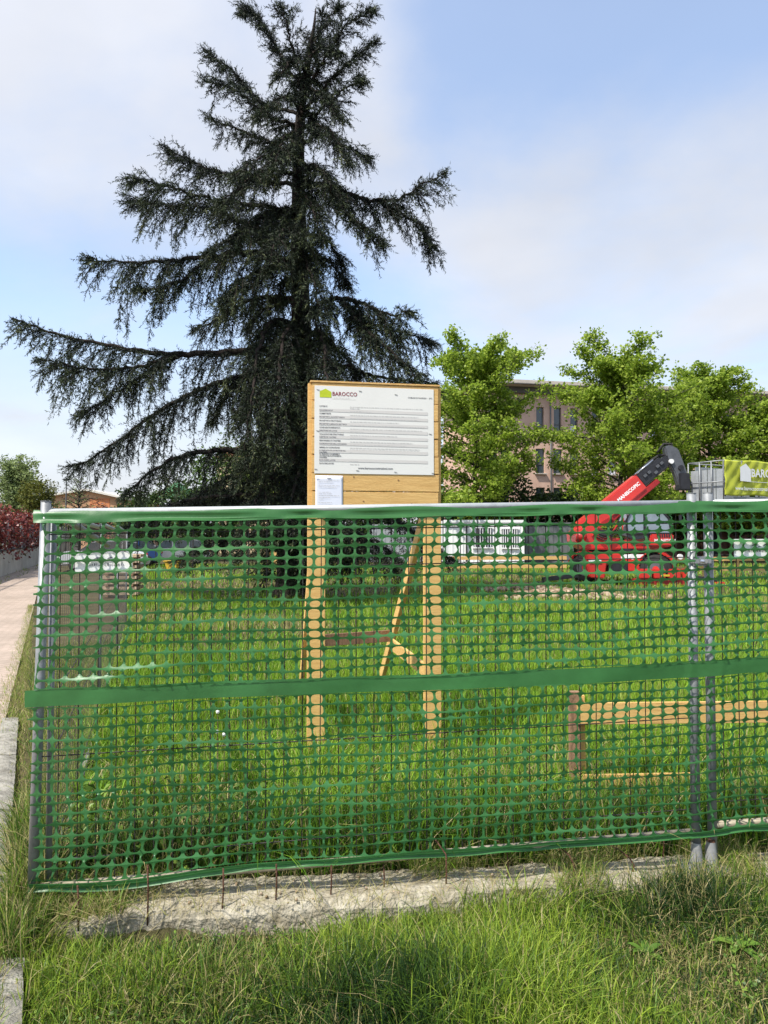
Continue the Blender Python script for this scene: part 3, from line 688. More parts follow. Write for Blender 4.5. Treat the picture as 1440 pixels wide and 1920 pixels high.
# turret
MB().tube([(0, 0, 1.18), (0, 0, 1.38)], .62, 28).build('slew_ring', 'black_steel', th)
MB().prism(pz_([(1071, 1000), (1090, 985), (1112, 985), (1140, 1008), (1200, 1014), (1242, 1002), (1246, 1024), (1205, 1030), (1090, 1030), (1072, 1018)]), -.62, .75).build('turret', 'red_paint', th, False, .05)
MB().tube([(lx(1080), -.78, lz(1006)), (lx(1080), -.55, lz(1006))], .20, 16).build('counterweight_lobe', 'red_paint', th, True)
MB().box((lx(1225), -.74, lz(1012)), (.86, .26, .46)).build('engine_cover', 'red_paint', th, False, .05)
text('maker_lettering', 'MANITOU', .17, tmat(lx(1210), -.874, lz(1016)), 'white_text', th, sx=1.0, bold=.004)
MB().prism(pz_([(1150, 1002), (1160, 986), (1200, 992), (1206, 1008), (1180, 1012)]), -.70, -.63).build('side_panel', 'grey_steel', th, False, .02)
for k in range(6): MB().box((lx(1216) + k * .085, -.876, lz(1004)), (.05, .02, .13)).build('grille_slat', 'black_steel', th)
MB().box((lx(1140), -1.05, lz(1061)), (.62, .5, .42)).build('fuel_tank', 'black_steel', th, False, .05)
MB().box((lx(1125), -.66, lz(1000)), (.5, .06, .26)).build('access_hatch', 'black_steel', th, False, .02)
for k in range(3): MB().tube([(lx(1105), -.68, lz(1004 - 3 * k)), (lx(1122), -.8, lz(1014 - 5 * k)), (lx(1144), -.75, lz(1000 - 4 * k)), (lx(1160), -.6, lz(1012))], .025, 6).build('hose', 'rubber', th, True)
for k in range(3): MB().box((lx(1195), -1.0, lz(1040 - k * 9)), (.34, .12, .03)).build('step', 'black_steel', th)
MB().box((lx(1100), -1.02, lz(1050)), (.45, .04, .10)).build('number_plate', 'white_paint', th)
# cab
cabp = pz_([(1163, 1000), (1160, 978), (1170, 958), (1222, 955), (1238, 972), (1243, 1000)])
cab = MB().prism(cabp, -.78, .05).build('cab', 'cab_glass', th, False, .03)
fr = MB()
for i in range(len(cabp)):
    a = cabp[i]; b = cabp[(i + 1) % len(cabp)]
    for y in (-.79, .06): fr.beam((a[0], y, a[1]), (b[0], y, b[1]), .05, .06, (0, 1, 0))
for a in cabp: fr.beam((a[0], -.79, a[1]), (a[0], .06, a[1]), .05, .05)
fr.beam((lx(1195), -.79, lz(1000)), (lx(1195), -.79, lz(957)), .05, .05, (0, 1, 0)); fr.build('cab_frame', 'black_steel', cab)
MB().prism(pz_([(1166, 958), (1169, 951), (1224, 949), (1228, 956)]), -.85, .12).build('cab_roof', 'white_paint', cab, False, .03)
MB().box((lx(1205), -.4, lz(985)), (.35, .45, .6)).build('seat', 'black_steel', cab, False, .05)
MB().tube([(lx(1240), -.8, lz(985)), (lx(1256), -.95, lz(978)), (lx(1256), -.95, lz(968))], .015, 6).build('mirror_arm', 'black_steel', th)
MB().box((lx(1256), -.95, lz(972)), (.10, .05, .22)).build('mirror', 'black_steel', th, False, .01)
# boom: outer red section, black inner sections, head
def boxbeam(a, b, wd, h, name, material, bev=.03, yy=.35):
    return MB().beam((lx(a[0]), yy, lz(a[1])), (lx(b[0]), yy, lz(b[1])), wd, h, (0, 0, 1)).build(name, material, th, False, bev)
bo = boxbeam((1092, 995), (1206, 902), .52, .66, 'boom', 'red_paint', .04)
dirb = Vector((lx(1206) - lx(1092), 0, lz(902) - lz(995))).normalized(); upb = Vector((-dirb.z, 0, dirb.x))
p0 = Vector((lx(1092), .35, lz(995))); p1 = Vector((lx(1206), .35, lz(902)))
MB().beam(p1 - dirb * 2.1 - upb * .42, p1 - upb * .40 + dirb * .55, .40, .22, upb).build('boom_underside', 'red_dark', th, False, .03)  # darker red paints the shade on the boom's lower face
MB().beam(p1 + dirb * .0 + upb * .02, p1 + dirb * 1.15 + upb * .02, .40, .50, upb).build('boom_extension', 'black_steel', th, False, .03)
MB().beam(p1 + dirb * .9 - upb * .02, p1 + dirb * 1.42 - upb * .02, .32, .38, upb).build('boom_extension', 'black_steel', th, False, .03)
for s, q in ((.36, .9), (.22, .7)): MB().tube([p1 + upb * (s - .02) + Vector((0, -.14, 0)), p1 + upb * (s - .02) + dirb * q + Vector((0, -.14, 0))], .032, 10).build('ram_rod', 'chrome', th, True)
MB().tube([p1 + upb * .30 + Vector((0, .05, 0)), p1 + upb * .34 + dirb * .8 + Vector((0, .05, 0)), p1 + upb * .30 + dirb * 1.25 + Vector((0, .05, 0)), Vector((lx(1262), .3, lz(850)))], .055, 8).build('hose_bundle', 'rubber', th, True)
for k in range(5): MB().box(p1 + dirb * (.25 + k * .2) + upb * random.uniform(-.2, .1) + Vector((0, -.23, 0)), (.14, .06, .10), Matrix.Rotation(R(-40), 3, 'Y')).build('bracket', 'grey_steel', th, False, .01)
text('model_lettering', 'MANISCOPIC', .185, Matrix.Translation(p0 + dirb * 1.80 - upb * .05 + Vector((0, -.2635, 0))) @ Matrix.Rotation(-math.atan2(dirb.z, dirb.x), 4, 'Y') @ Matrix.Rotation(R(90), 4, 'X'), 'white_text', th, sx=.98, bold=.006)
MB().prism(pz_([(1252, 836), (1262, 832), (1278, 840), (1294, 884), (1292, 912), (1282, 918), (1270, 885), (1256, 858)]), .18, .52).build('boom_head', 'grey_steel', th, False, .04)
MB().prism(pz_([(1277, 886), (1297, 886), (1299, 918), (1279, 918)]), .1, .6).build('tool_carrier', 'black_steel', th, False, .03)
MB().tube([(lx(1263), .10, lz(864)), (lx(1263), .60, lz(864))], .09, 14).build('pivot_pin', 'white_paint', th)
MB().tube([(lx(1281), .10, lz(876)), (lx(1281), .60, lz(876))], .10, 14).build('pivot_pin', 'black_steel', th)
MB().tube([(lx(1240), .3, lz(846)), (lx(1252), .3, lz(830)), (lx(1266), .3, lz(830)), (lx(1272), .3, lz(846))], .05, 8).build('hose', 'rubber', th, True)
MB().beam((lx(1100), .1, lz(1000)), (lx(1150), .1, lz(970)), .16, .16).build('lift_ram', 'red_dark', th, False, .02)
for i, (a, b) in enumerate((((1128, 1012), (1146, 985)), ((1155, 1000), (1158, 972)), ((1100, 1005), (1118, 978)))):
    MB().beam((lx(a[0]), -.66, lz(a[1])), (lx(b[0]), -.66, lz(b[1])), .04, .05, (0, 1, 0)).build('ladder_rail', 'red_paint', th)

# ------------------------------------------------------------------ work basket with banner, carried by the boom
cA = at(1358, 1000, 26.0); cL = at(1292, 1000, 27.3); cR = cA + (at(1440, 1000, 27.0) - cA) * 2.4
zB, zT = at(1358, 938, 26.0).z - .08, at(1358, 863, 26.0).z
bk = thing('work_basket', 'grey steel man basket hanging on the boom head of the red machine', 'work basket', (cA.x, cA.y, zB), 0)
cB = cL + (cR - cA)
for a, b in ((cA, cL), (cA, cR), (cL, cB), (cR, cB)):
    for z in (zB + .06, (zB + zT) / 2, zT): MB().tube([(a.x, a.y, z), (b.x, b.y, z)], .024, 8).build('rail', 'galv', bk, True, world=True)
for a, b, n in ((cA, cL, 3), (cA, cR, 6), (cL, cB, 6), (cR, cB, 3)):
    for i in range(n):
        p = a.lerp(b, i / n); MB().tube([(p.x, p.y, zB), (p.x, p.y, zT)], .026, 8).build('upright', 'galv', bk, True, world=True)
MB().add([(p.x, p.y, z) for z in (zB - .04, zB + .02) for p in (cA, cL, cB, cR)], [(0, 1, 2, 3), (4, 7, 6, 5), (0, 4, 5, 1), (1, 5, 6, 2), (2, 6, 7, 3), (3, 7, 4, 0)]).build('floor', 'galv_dull', bk, world=True)
for f0, f1 in ((.06, .30), (.36, .60), (.66, .94)):      # inner side panels (far wall)
    for k in range(4):
        a = cL.lerp(cB, f0 + (f1 - f0) * k / 4 ); b = cL.lerp(cB, f0 + (f1 - f0) * (k + .85) / 4)
        MB().beam((a.x, a.y - .06, (zB + zT) / 2), (b.x, b.y - .06, (zB + zT) / 2), .02, zT - zB - .25).build('panel', 'grey_panel', bk, world=True)
for i in range(4):
    a = cA.lerp(cL, .03 + i * .245); b = cA.lerp(cL, .03 + i * .245 + .225)
    MB().beam((a.x + .12, a.y + .06, zB + .66), (b.x + .12, b.y + .06, zB + .66), .03, 1.2).build('panel', 'grey_panel', bk, world=True)
MB().beam((cA.x, cA.y - .03, zB + .12), (cR.x, cR.y - .03, zB + .12), .012, .22).build('kick_plate', 'galv', bk, world=True)
ban = thing('banner', 'yellow-green company banner with white house on the front of the basket', 'banner', (cA.x, cA.y, zB), math.atan2(cR.y - cA.y, cR.x - cA.x))
BL = (cR - cA).length; bz0, bz1 = .27, zT - zB + .03
vs = []; fs = []; nx_, nz_ = 60, 22
def ban_y(x, z): return -.05 + .028 * math.sin(x * 5.1 + z * 4) * math.sin(z * 3 + .6) + .014 * math.sin(x * 13 - z * 11) + .008 * math.sin(x * 23 + z * 19)
for i in range(nx_ + 1):
    for j in range(nz_ + 1):
        x = .02 + (BL - .02) * i / nx_; z = bz0 + (bz1 - bz0) * j / nz_; vs.append((x, ban_y(x, z), z - .02 * math.sin(x * 3)))
for i in range(nx_):
    for j in range(nz_): q = i * (nz_ + 1) + j; fs.append((q, q + nz_ + 1, q + nz_ + 2, q + 1))
o = MB().add(vs, fs).build('cloth', 'banner', ban, True); md = o.modifiers.new('thickness', 'SOLIDIFY'); md.thickness = .003
def bx(px): return (at(px, 1000, 26.4) - cA).dot((cR - cA).normalized())
def bz(py): return at(1390, py, 26.3).z - zB
yb = -.107
flat('house_print', [(bx(1381), bz(902)), (bx(1413), bz(903)), (bx(1413), bz(880)), (bx(1398), bz(869)), (bx(1381), bz(876))], 'white_text', ban, yb)
text('banner_lettering', 'BAROCCO', .42, tmat(bx(1413.5), yb, bz(893)), 'white_text', ban, sx=1.0, bold=.01)
flat('rule', [(bx(1413), bz(903)), (bx(1500), bz(904)), (bx(1500), bz(903.2)), (bx(1413), bz(902.2))], 'white_text', ban, yb)
text('banner_lettering', 'www.baroccocostruzioni.com', .20, tmat(bx(1366), yb, bz(919)), 'white_text', ban, sx=1.0, bold=.003)

# ------------------------------------------------------------------ site cabins
def cabin(name, label, pxa, pxb, Y, h, depth, body, windows, group=None):
    a = at(pxa, 1000, Y).x; b = at(pxb, 1000, Y).x; t = thing(name, label, 'site cabin', ((a + b) / 2, Y + depth / 2, 0), 0, group); hw = (b - a) / 2; hd = depth / 2
    MB().box((0, 0, h / 2 + .08), (2 * hw - .06, depth - .06, h - .16)).build('body', body, t, False, .01)
    for z in (.08, h - .06): 
        MB().box((0, -hd, z), (2 * hw, .07, .16)).build('frame_rail', body, t, False, .01)
    for x in (-hw + .05, hw - .05): MB().box((x, -hd - .003, h / 2), (.10, .072, h - .12)).build('corner_post', body, t, False, .01)
    for k in range(int(2 * hw / .3)): MB().box((-hw + .2 + k * .3, -hd + .02, h / 2), (.05, .03, h - .4)).build('wall_rib', body, t)
    for (wa, wb, wt, wbm) in windows:
        xa = at(wa, 1000, Y).x - t.location.x; xb = at(wb, 1000, Y).x - t.location.x; za = at(700, wbm, Y).z; zb_ = at(700, wt, Y).z
        wdo = MB().box(((xa + xb) / 2, -hd - .012, (za + zb_) / 2), (xb - xa, .05, zb_ - za)).build('window', 'glass', t)
        n = 7
        for k in range(n): MB().box((xa + (xb - xa) * (k + .5) / n, -hd - .06, (za + zb_) / 2), (.045, .03, zb_ - za)).build('bar', 'white_paint', wdo)
        for z in (za, zb_): MB().box(((xa + xb) / 2, -hd - .05, z), (xb - xa + .12, .07, .07)).build('frame', 'white_paint', wdo)
    return t
c1 = cabin('site_cabin', 'white site cabin with two barred windows behind the netting', 832, 983, 41, 2.6, 2.4, 'white_paint', [(888, 922, 989, 1027), (941, 971, 991, 1028)])
x_ = at(875, 1000, 40.9).x - c1.location.x
MB().tube([(x_ - 1.4, -1.26, 2.35), (x_, -1.26, 2.35), (x_, -1.26, .2)], .045, 8).build('drain_pipe', 'iron', c1, True)
cabin('grey_cabin', 'dark grey site cabin between the white cabin and the red machine', 985, 1075, 44, 2.5, 2.4, 'container_grey', [])
cabin('pale_cabin', 'pale grey cabin behind the struts of the notice board', 690, 826, 46, 2.4, 2.4, 'grey_panel', [])

# ------------------------------------------------------------------ brick apartment building at the right
BY = 62.0
pA = at(905, 1000, BY); pB = at(1700, 1000, BY + 9); bdir = (pB - pA).normalized(); brz = math.atan2(bdir.y, bdir.x); BLn = (pB - pA).length
bd = thing('brick_building', 'salmon brick apartment building with flat roof behind the green trees', 'building', (pA.x, pA.y, 0), brz)
HB = at(968, 718, BY).z
MB().box((BLn / 2, 6.15, HB / 2 - .4), (BLn, 11.7, HB - .8)).build('wall', 'brick_wall', bd)
MB().box((BLn / 2, 6, HB - .55), (BLn + .6, 12.8, .5)).build('eave_soffit', 'dark_eave', bd)
MB().box((BLn / 2, 5.9, HB - .06), (BLn + 2.4, 14.6, .42)).build('roof', 'roof_slab', bd, False, .04)
MB().tube([(-.9, -1.45, HB - .2), (BLn + .9, -1.45, HB - .2)], .08, 8).build('gutter', 'dark_eave', bd, True)
chm = MB().box((3.75, 4, HB + .55), (.62, .62, .95)).build('chimney', 'container_grey', bd, False, .02)
MB().box((3.75, 4, HB + 1.08), (.8, .8, .12)).build('chimney_cap', 'dark_eave', chm)
def bxp(px):
    d = ray(px, 1000); t_ = (pA.x * bdir.y - pA.y * bdir.x) / (d.x * bdir.y - d.y * bdir.x); return Vector((d.x * t_ - pA.x, d.y * t_ - pA.y, 0)).dot(bdir)
wx = [bxp(px) for px in (925, 948, 1014, 1047, 1078, 1118, 1150, 1195, 1227, 1262, 1295, 1340, 1372, 1420, 1450, 1500, 1540, 1600)]
rows_ = ((at(1040, 785, BY).z, 2.45, .72), (at(1040, 862, BY).z, 2.2, .86), (at(1040, 936, BY).z, 2.2, .86)); top_ = HB - .8
for zw, hw_, ww in rows_:
    MB().box((BLn / 2, .15, (top_ + zw + hw_ / 2) / 2), (BLn, .297, top_ - zw - hw_ / 2)).build('wall_band', 'brick_wall', bd); top_ = zw - hw_ / 2
    ed = [0] + sum([[x - ww / 2, x + ww / 2] for x in wx], []) + [BLn]
    for i in range(0, len(ed), 2):
        if ed[i + 1] - ed[i] > .05: MB().box(((ed[i] + ed[i + 1]) / 2, .15, zw), (ed[i + 1] - ed[i], .30, hw_ - .004)).build('wall_pier', 'brick_wall', bd)
    for x in wx:
        wdo = MB().box((x, .262, zw), (ww, .06, hw_)).build('window', 'glass', bd)
        for sx in (-1, 1): MB().box((x + sx * (ww / 2 - .035), .215, zw), (.07, .07, hw_)).build('frame', 'dark_eave', wdo)
        MB().box((x, .213, zw - hw_ * .12), (ww - .14, .06, .07)).build('transom', 'dark_eave', wdo)
        if random.random() < .55: MB().box((x, .226, zw - hw_ * .31), (ww - .15, .012, hw_ * .34)).build('curtain', 'paper_blue', wdo)
        MB().box((x, -.06, zw - hw_ / 2 - .045), (ww + .24, .34, .09)).build('sill', 'roof_slab', wdo)
MB().box((BLn / 2, .15, top_ / 2), (BLn, .297, top_)).build('wall_band', 'brick_wall', bd)
for x in (6.4, 14.8): MB().tube([(x, -.10, 0), (x, -.10, HB - .8)], .06, 8).build('downpipe', 'container_grey', bd, True)
# rust-brown low building in front
q0 = at(1075, 1000, 52); q1 = at(1560, 1000, 53)
lb = thing('brown_annex', 'low rust brown building behind the red machine and the right fence posts', 'building', (q0.x, q0.y, 0), math.atan2(q1.y - q0.y, q1.x - q0.x))
LL = (q1 - q0).length; MB().box((LL / 2, 2, 1.28), (LL, 4, 2.56)).build('wall', 'brown_wall', lb)
MB().box((LL / 2, 1.9, 2.64), (LL + .5, 4.6, .16)).build('roof', 'dark_eave', lb)
for px in (1342, 1470, 1215):
    x = at(px, 1000, 52).x - q0.x; MB().box((x, -.02, 1.1), (.75 if px > 1220 else .3, .08, 2.1)).build('door', 'iron', lb)
for k in range(9): MB().box((1.2 + k * 2.1, -.03, 1.28), (.12, .10, 2.5)).build('pilaster', 'brown_wall', lb)

# ------------------------------------------------------------------ left side: wall, railing, hedge, far things
wl = thing('garden_wall', 'low stained concrete wall with railing along the far side of the path', 'wall', (wall_x(20), 20, 0), 0)
ws = [(wall_x(y), y) for y in range(16, 80, 4)]
for (xa, ya), (xb, yb_) in zip(ws[:-1], ws[1:]):
    d = Vector((xb - xa, yb_ - ya, 0)).normalized() * .006
    MB().beam(Vector((xa, ya, .53)) + d, Vector((xb, yb_, .53)) - d, .22, 1.06).build('wall_section', 'wall_conc', wl, False, .01, world=True)
    MB().beam((xa, ya, 1.10), (xb, yb_, 1.10), .28, .06).build('coping', 'iron', wl, world=True)
    MB().beam((xa, ya, 1.1), (xa, ya, 2.35), .14, .14, (0, 1, 0)).build('railing_post', 'post_conc', wl, False, .01, world=True)
    rl = MB()
    for k in range(1, 20):
        p = Vector((xa, ya, 0)).lerp(Vector((xb, yb_, 0)), k / 20); rl.beam((p.x, p.y, 1.12), (p.x, p.y, 2.15), .03, .02, (0, 1, 0))
    rl.beam((xa, ya, 2.12), (xb, yb_, 2.12), .04, .04); rl.build('railing', 'galv_dull', wl, world=True)

def leaves(name, P, size, material, parent, tone=None, r=None, up=.5, aspect=.6, fold=False):
    """leaf quads (rhombs) at points P"""
    r = r or rng; n = len(P); P = np.asarray(P)
    nrm = r.normal(size=(n, 3)) + np.array([0, 0, up]); nrm /= np.linalg.norm(nrm, axis=1)[:, None]
    a = r.normal(size=(n, 3)); a -= nrm * (a * nrm).sum(1)[:, None]; a /= np.linalg.norm(a, axis=1)[:, None]; b = np.cross(nrm, a)
    s = np.asarray(size) * r.uniform(.6, 1.3, n); s = s[:, None]
    V = np.stack([P - a * s * .5, P + b * s * aspect * .5 + nrm * s * .08, P + a * s * .5 - nrm * s * .1, P - b * s * aspect * .5 + nrm * s * .08], 1).reshape(-1, 3)
    tn = r.uniform(0, 1, n) if tone is None else tone
    return npmesh(name, V, np.arange(4 * n).reshape(-1, 4), material, parent, np.repeat(tn, 4))
def blobpts(c, rad, n, seed, lump=.28, floor=None):
    r = np.random.default_rng(seed); d = r.normal(size=(n, 3)); d /= np.linalg.norm(d, axis=1)[:, None]
    f = 1 + lump * (np.sin(d[:, 0] * 5 + seed) * np.sin(d[:, 2] * 6 + seed * 2) + .7 * np.sin(d[:, 1] * 9 + d[:, 2] * 7 + seed))
    rr_ = r.uniform(.25, 1, n) ** .45
    P = np.array(c) + d * np.array(rad) * (f * rr_)[:, None] + r.normal(size=(n, 3)) * .03 * np.mean(rad)
    if floor is not None: P[:, 2] = np.maximum(P[:, 2], floor + r.uniform(0, .3, n))
    return P, r
def shrub(name, label, cat, c, rad, n, size, material, seed, group=None, stem='bark_grey', nstem=7):
    c = Vector(c); base = Vector((c.x, c.y, 0)); t = thing(name, label, cat, tuple(base), 0, group)
    P, r = blobpts(c, rad, n, seed, floor=.05); leaves('crown', P, size, material, t, r=r)
    m = MB()
    for k in range(nstem):
        a = 2 * math.pi * k / nstem + seed; e = c + Vector((math.cos(a) * rad[0] * .6, math.sin(a) * rad[1] * .6, rad[2] * random.uniform(.2, .7)))
        m.tube([base - Vector((0, 0, .05)), base.lerp(e, .5) + Vector((0, 0, .1)), e], [.035 * rad[2], .025 * rad[2], .008], 5)
    m.build('trunk', stem, t, True, world=True); return t
hg = 'red-leaved hedge plants behind the garden wall'
k = 0
for y in np.arange(29.2, 50, 2.6):
    x = wall_x(y) - .55
    lab_ = 'red-leaved hedge shrub behind the railing of the garden wall'
    shrub('hedge_shrub', lab_, 'hedge', (x, y, 1.75), (.75, 1.6, 1.25), 2000, .18, 'red_leaf', 30 + k, hg, nstem=5); k += 1
# far left trees
def decid(name, label, base, H, Rm, seed, material, nleaf, lsize, lowest=.12, group=None, sparse=1.0, bark='bark_grey', asc=.75, top_r=.35, trunk_r=.2):
    r = np.random.default_rng(seed); base = Vector(base); t = thing(name, label, 'tree', tuple(base), 0, group)
    tp = [base + Vector((math.sin(k * 1.1 + seed) * .012 * H * k / 8, math.cos(k * 1.7 + seed) * .012 * H * k / 8, H * .96 * k / 8)) for k in range(9)]; tp[0].z -= .1
    MB().tube(tp, [trunk_r * (1 - k / 8.6) + .015 for k in range(9)], 9).build('trunk', bark, t, True, world=True)
    def trunk(h):
        f = min(max(h / (H * .96) * 8, 0), 7.999); i = int(f); return tp[i].lerp(tp[i + 1], f - i)
    br = MB(); pts = []; wts = []
    nl = 52; az = r.uniform(0, 6)
    for i in range(nl):
        f = lowest + (.90 - lowest) * (i / (nl - 1)) ** .9; h = f * H; az += 2.4 + r.normal() * .3
        g_ = (f - lowest) / (1 - lowest)
        prof = (min(1, .6 + g_ * 1.6) if g_ < .25 else 1 - (1 - top_r) * ((g_ - .25) / .75) ** 1.3) * r.uniform(.62, 1.15)
        if g_ > .7: prof *= math.sqrt(max(.05, 1 - ((g_ - .7) / .32) ** 2))
        ln = Rm * max(prof, .15); el = asc * (.45 + .6 * g_) + r.normal() * .1
        d = np.array([math.cos(az) * math.cos(el), math.sin(az) * math.cos(el), math.sin(el)]); p = np.array(trunk(h)); cv = [p.copy()]
        ns = 7
        for s in range(ns):
            d = d + np.array([r.normal() * .08, r.normal() * .08, -.03 * (1 - g_) - .02 + r.normal() * .05]); d /= np.linalg.norm(d); p = p + d * ln / ns; cv.append(p.copy())
        rb = trunk_r * .42 * (1 - g_ * .6); br.tube([Vector(q) for q in cv], [rb * (1 - s / (ns + .6)) + .006 for s in range(ns + 1)], 5)
        for s in range(2, ns + 1):
            for kk in range(4):
                dd = d * .45 + r.normal(size=3) * .65; dd[2] = dd[2] * .5 + .08; dd /= np.linalg.norm(dd)
                l2 = ln * r.uniform(.12, .30) * (1.25 - .08 * s); a0 = cv[s] - (cv[s] - cv[s - 1]) * r.uniform(0, 1); e = a0 + dd * l2
                br.tube([Vector(a0), Vector((a0 + e) / 2 + np.array([0, 0, .03])), Vector(e)], [.016, .010, .004], 3, False)
                m = 10; u = r.uniform(.2, 1.05, m)[:, None]; pts.append(a0 + (e - a0) * u + r.normal(size=(m, 3)) * np.array([.19, .19, .09]) * (Rm / 5.0) + np.array([0, 0, -.05]))
    br.build('branches', bark, t, True, world=True)
    P = np.concatenate(pts); idx = r.choice(len(P), int(nleaf * sparse), replace=True); P = P[idx] + r.normal(size=(len(idx), 3)) * .10 * (Rm / 5.0)
    leaves('crown', P, lsize, material, t, r=r, up=.9, aspect=.75); return t
D1 = 45.0
tg = 'young green trees in front of the brick building'
for (px, top, Rm, Yd, sd_, lb_, nlf) in ((893, 606, 5.7, 45, 1, 'leafy bright green tree just right of the notice board', 43000), (1166, 622, 5.9, 44, 2, 'broad bright green tree above the red machine', 45000), (1330, 655, 5.1, 47, 3, 'bright green tree above the yellow-green banner', 34000), (1462, 735, 5.0, 46, 4, 'bright green tree at the right edge of the photo', 28000)):
    H = at(px, top, Yd).z * .925; b_ = at(px, 1000, Yd); decid('leafy_tree', lb_, (b_.x, Yd, 0), H, Rm, sd_, 'lime_leaf', nlf, .20, .16, tg, trunk_r=.19, top_r=.42)
b_ = at(30, 1000, 58); decid('pale_tree', 'pale green tree rising behind the red hedge at far left', (b_.x, 58, 0), at(30, 868, 58).z * .92, 4.0, 9, 'pale_leaf', 15000, .19, .15, None, asc=1.15, top_r=.5)
b_ = at(70, 1000, 50); shrub('olive_bush', 'olive green rounded bush behind the red hedge', 'bush', (b_.x, 50, at(70, 932, 50).z), (1.2, 1.2, 1.25), 3500, .16, 'olive_leaf', 51)
b_ = at(148, 1000, 62); decid('bare_tree', 'thin nearly bare tree before the orange shed', (b_.x, 62, 0), at(148, 892, 62).z, 2.2, 12, 'pale_leaf', 500, .14, .3, None, trunk_r=.10)
b_ = at(175, 1000, 66); shrub('plum_bush', 'dark purple-leaved bush before the orange shed', 'bush', (b_.x, 66, 2.6), (2.2, 1.6, 1.7), 4000, .2, 'plum_leaf', 53)
b_ = at(125, 1000, 64); shrub('green_bush', 'dull green bush left of the purple-leaved one', 'bush', (b_.x, 64, 2.3), (1.9, 1.5, 1.9), 4000, .2, 'mid_leaf', 54)
b_ = at(250, 1000, 60); shrub('green_bush', 'green bush right of the orange shed beside the cedar', 'bush', (b_.x, 60, 2.2), (1.6, 1.6, 1.9), 4000, .2, 'mid_leaf', 55)
# street lamp
b_ = at(123, 1000, 55); sl_ = thing('street_lamp', 'thin street lamp standing in front of the orange shed', 'street lamp', (b_.x, 55, 0)); zt_ = at(123, 901, 55).z
MB().tube([(0, 0, -.1), (0, 0, 1), (0, 0, zt_)], [.08, .06, .045], 8).build('pole', 'iron', sl_, True)
MB().tube([(0, 0, zt_ - .02), (0, 0, zt_ + .10), (0, 0, zt_ + .16)], [.12, .34, .10], 12).build('lamp_head', 'grey_steel', sl_, True)
# orange shed
a_ = at(98, 1000, 82); b_ = at(236, 1000, 82); shd = thing('orange_shed', 'low orange and ochre shed with pale gabled roof in the far left distance', 'building', ((a_.x + b_.x) / 2, 88, 0)); hw = (b_.x - a_.x) / 2
zr = at(160, 921, 82).z; ze = at(230, 936, 82).z; zl = at(98, 930, 82).z
MB().prism([(-hw, 0), (hw, 0), (hw, ze), (-hw + 3.9, zr), (-hw, zl)], -6, 6).build('wall', 'ochre_wall', shd)
MB().prism([(hw - 4.2, 0), (hw - 1.9, 0), (hw - 1.9, ze + .1), (hw - 4.2, ze + .1)], -6.05, -5.95).build('wall_panel', 'orange_wall', shd)
for (xa, za, xb, zb_) in ((-hw - .5, zl - .1, -hw + 3.9, zr + .05), (-hw + 3.9, zr + .05, hw + .6, ze - .15)):
    MB().beam((( xa), 0, za + .12), (xb, 0, zb_ + .12), 13, .22, (0, 0, 1)).build('roof', 'shed_roof', shd)
for x in (-hw + .8, -hw + 2.3, hw - .8): MB().box((x, -6.02, 2.4), (.9, .1, 1.3)).build('window', 'glass', shd)
# beige house, gazebo, far greenery behind the cedar
a_ = at(470, 1000, 66); bh = thing('beige_house', 'cream house wall showing through the cedar branches', 'building', (a_.x, 70, 0)); zh = at(470, 858, 66).z
MB().box((-.5, 0, zh / 2), (5.4, 8, zh)).build('wall', 'beige_wall', bh); MB().prism([(-3.6, zh), (2.6, zh), (-.5, zh + 1.3)], -4.4, 4.4).build('roof', 'tiles', bh)
for x in (-1.9, .6): 
    for z in (1.8, 5.0): wq = MB().box((x, -4.0, z), (.9, .12, 1.5)).build('window', 'glass', bh); MB().box((x, -4.08, z - .8), (1.2, .2, .1)).build('sill', 'roof_slab', wq)
a_ = at(332, 1000, 54); gz_ = thing('green_gazebo', 'green pointed canvas gazebo glimpsed through the low cedar branches', 'gazebo', (a_.x, 54, 0)); zg = at(332, 902, 54).z
MB().add([(-1.6, -1.6, zg - 1.3), (1.6, -1.6, zg - 1.3), (1.6, 1.6, zg - 1.3), (-1.6, 1.6, zg - 1.3), (0, 0, zg)], [(0, 1, 4), (1, 2, 4), (2, 3, 4), (3, 0, 4)]).build('canopy', 'green_tarp', gz_)
for x in (-1.5, 1.5):
    for y in (-1.5, 1.5): MB().tube([(x, y, -.05), (x, y, zg - 1.25)], .04, 8).build('leg', 'iron', gz_)
fg = 'background greenery behind the cedar and the cabins'
for i, (px, py, Y_, rx, rz_, m_, lab_) in enumerate(((420, 905, 58, 3.2, 3.2, 'mid_leaf', 'sunlit green tree crown left of the cream house behind the cedar'), (520, 900, 56, 3.0, 3.6, 'lime_leaf', 'light green tree crown just left of the cedar trunk'), (300, 960, 52, 3.6, 2.0, 'dark_leaf', 'dark green shrub under the left cedar branches'), (400, 965, 48, 3.4, 1.9, 'dark_leaf', 'dark green shrub left of the cedar trunk'), (640, 955, 50, 4.0, 2.4, 'dark_leaf', 'dark green shrub right behind the cedar trunk'), (760, 950, 52, 3.6, 2.6, 'dark_leaf', 'dark green shrub behind the pale grey cabin'), (870, 968, 47, 3.0, 2.0, 'dark_leaf', 'dark green shrub behind the white cabin'), (960, 960, 49, 3.0, 2.3, 'dark_leaf', 'dark green shrub right of the white cabin'), (1060, 965, 50, 3.0, 2.0, 'dark_leaf', 'dark green shrub left of the red machine'), (1290, 960, 50, 2.6, 1.4, 'dark_leaf', 'dark green shrub between the red machine and the fence posts'), (1400, 962, 50.5, 2.8, 1.3, 'dark_leaf', 'dark green shrub behind the right end of the netting'))):
    p = at(px, py, Y_); shrub('background_shrub', lab_, 'shrub', (p.x, Y_, max(p.z, rz_ * .8)), (rx, 2.0, rz_), 4000, .28, m_, 70 + i, fg)
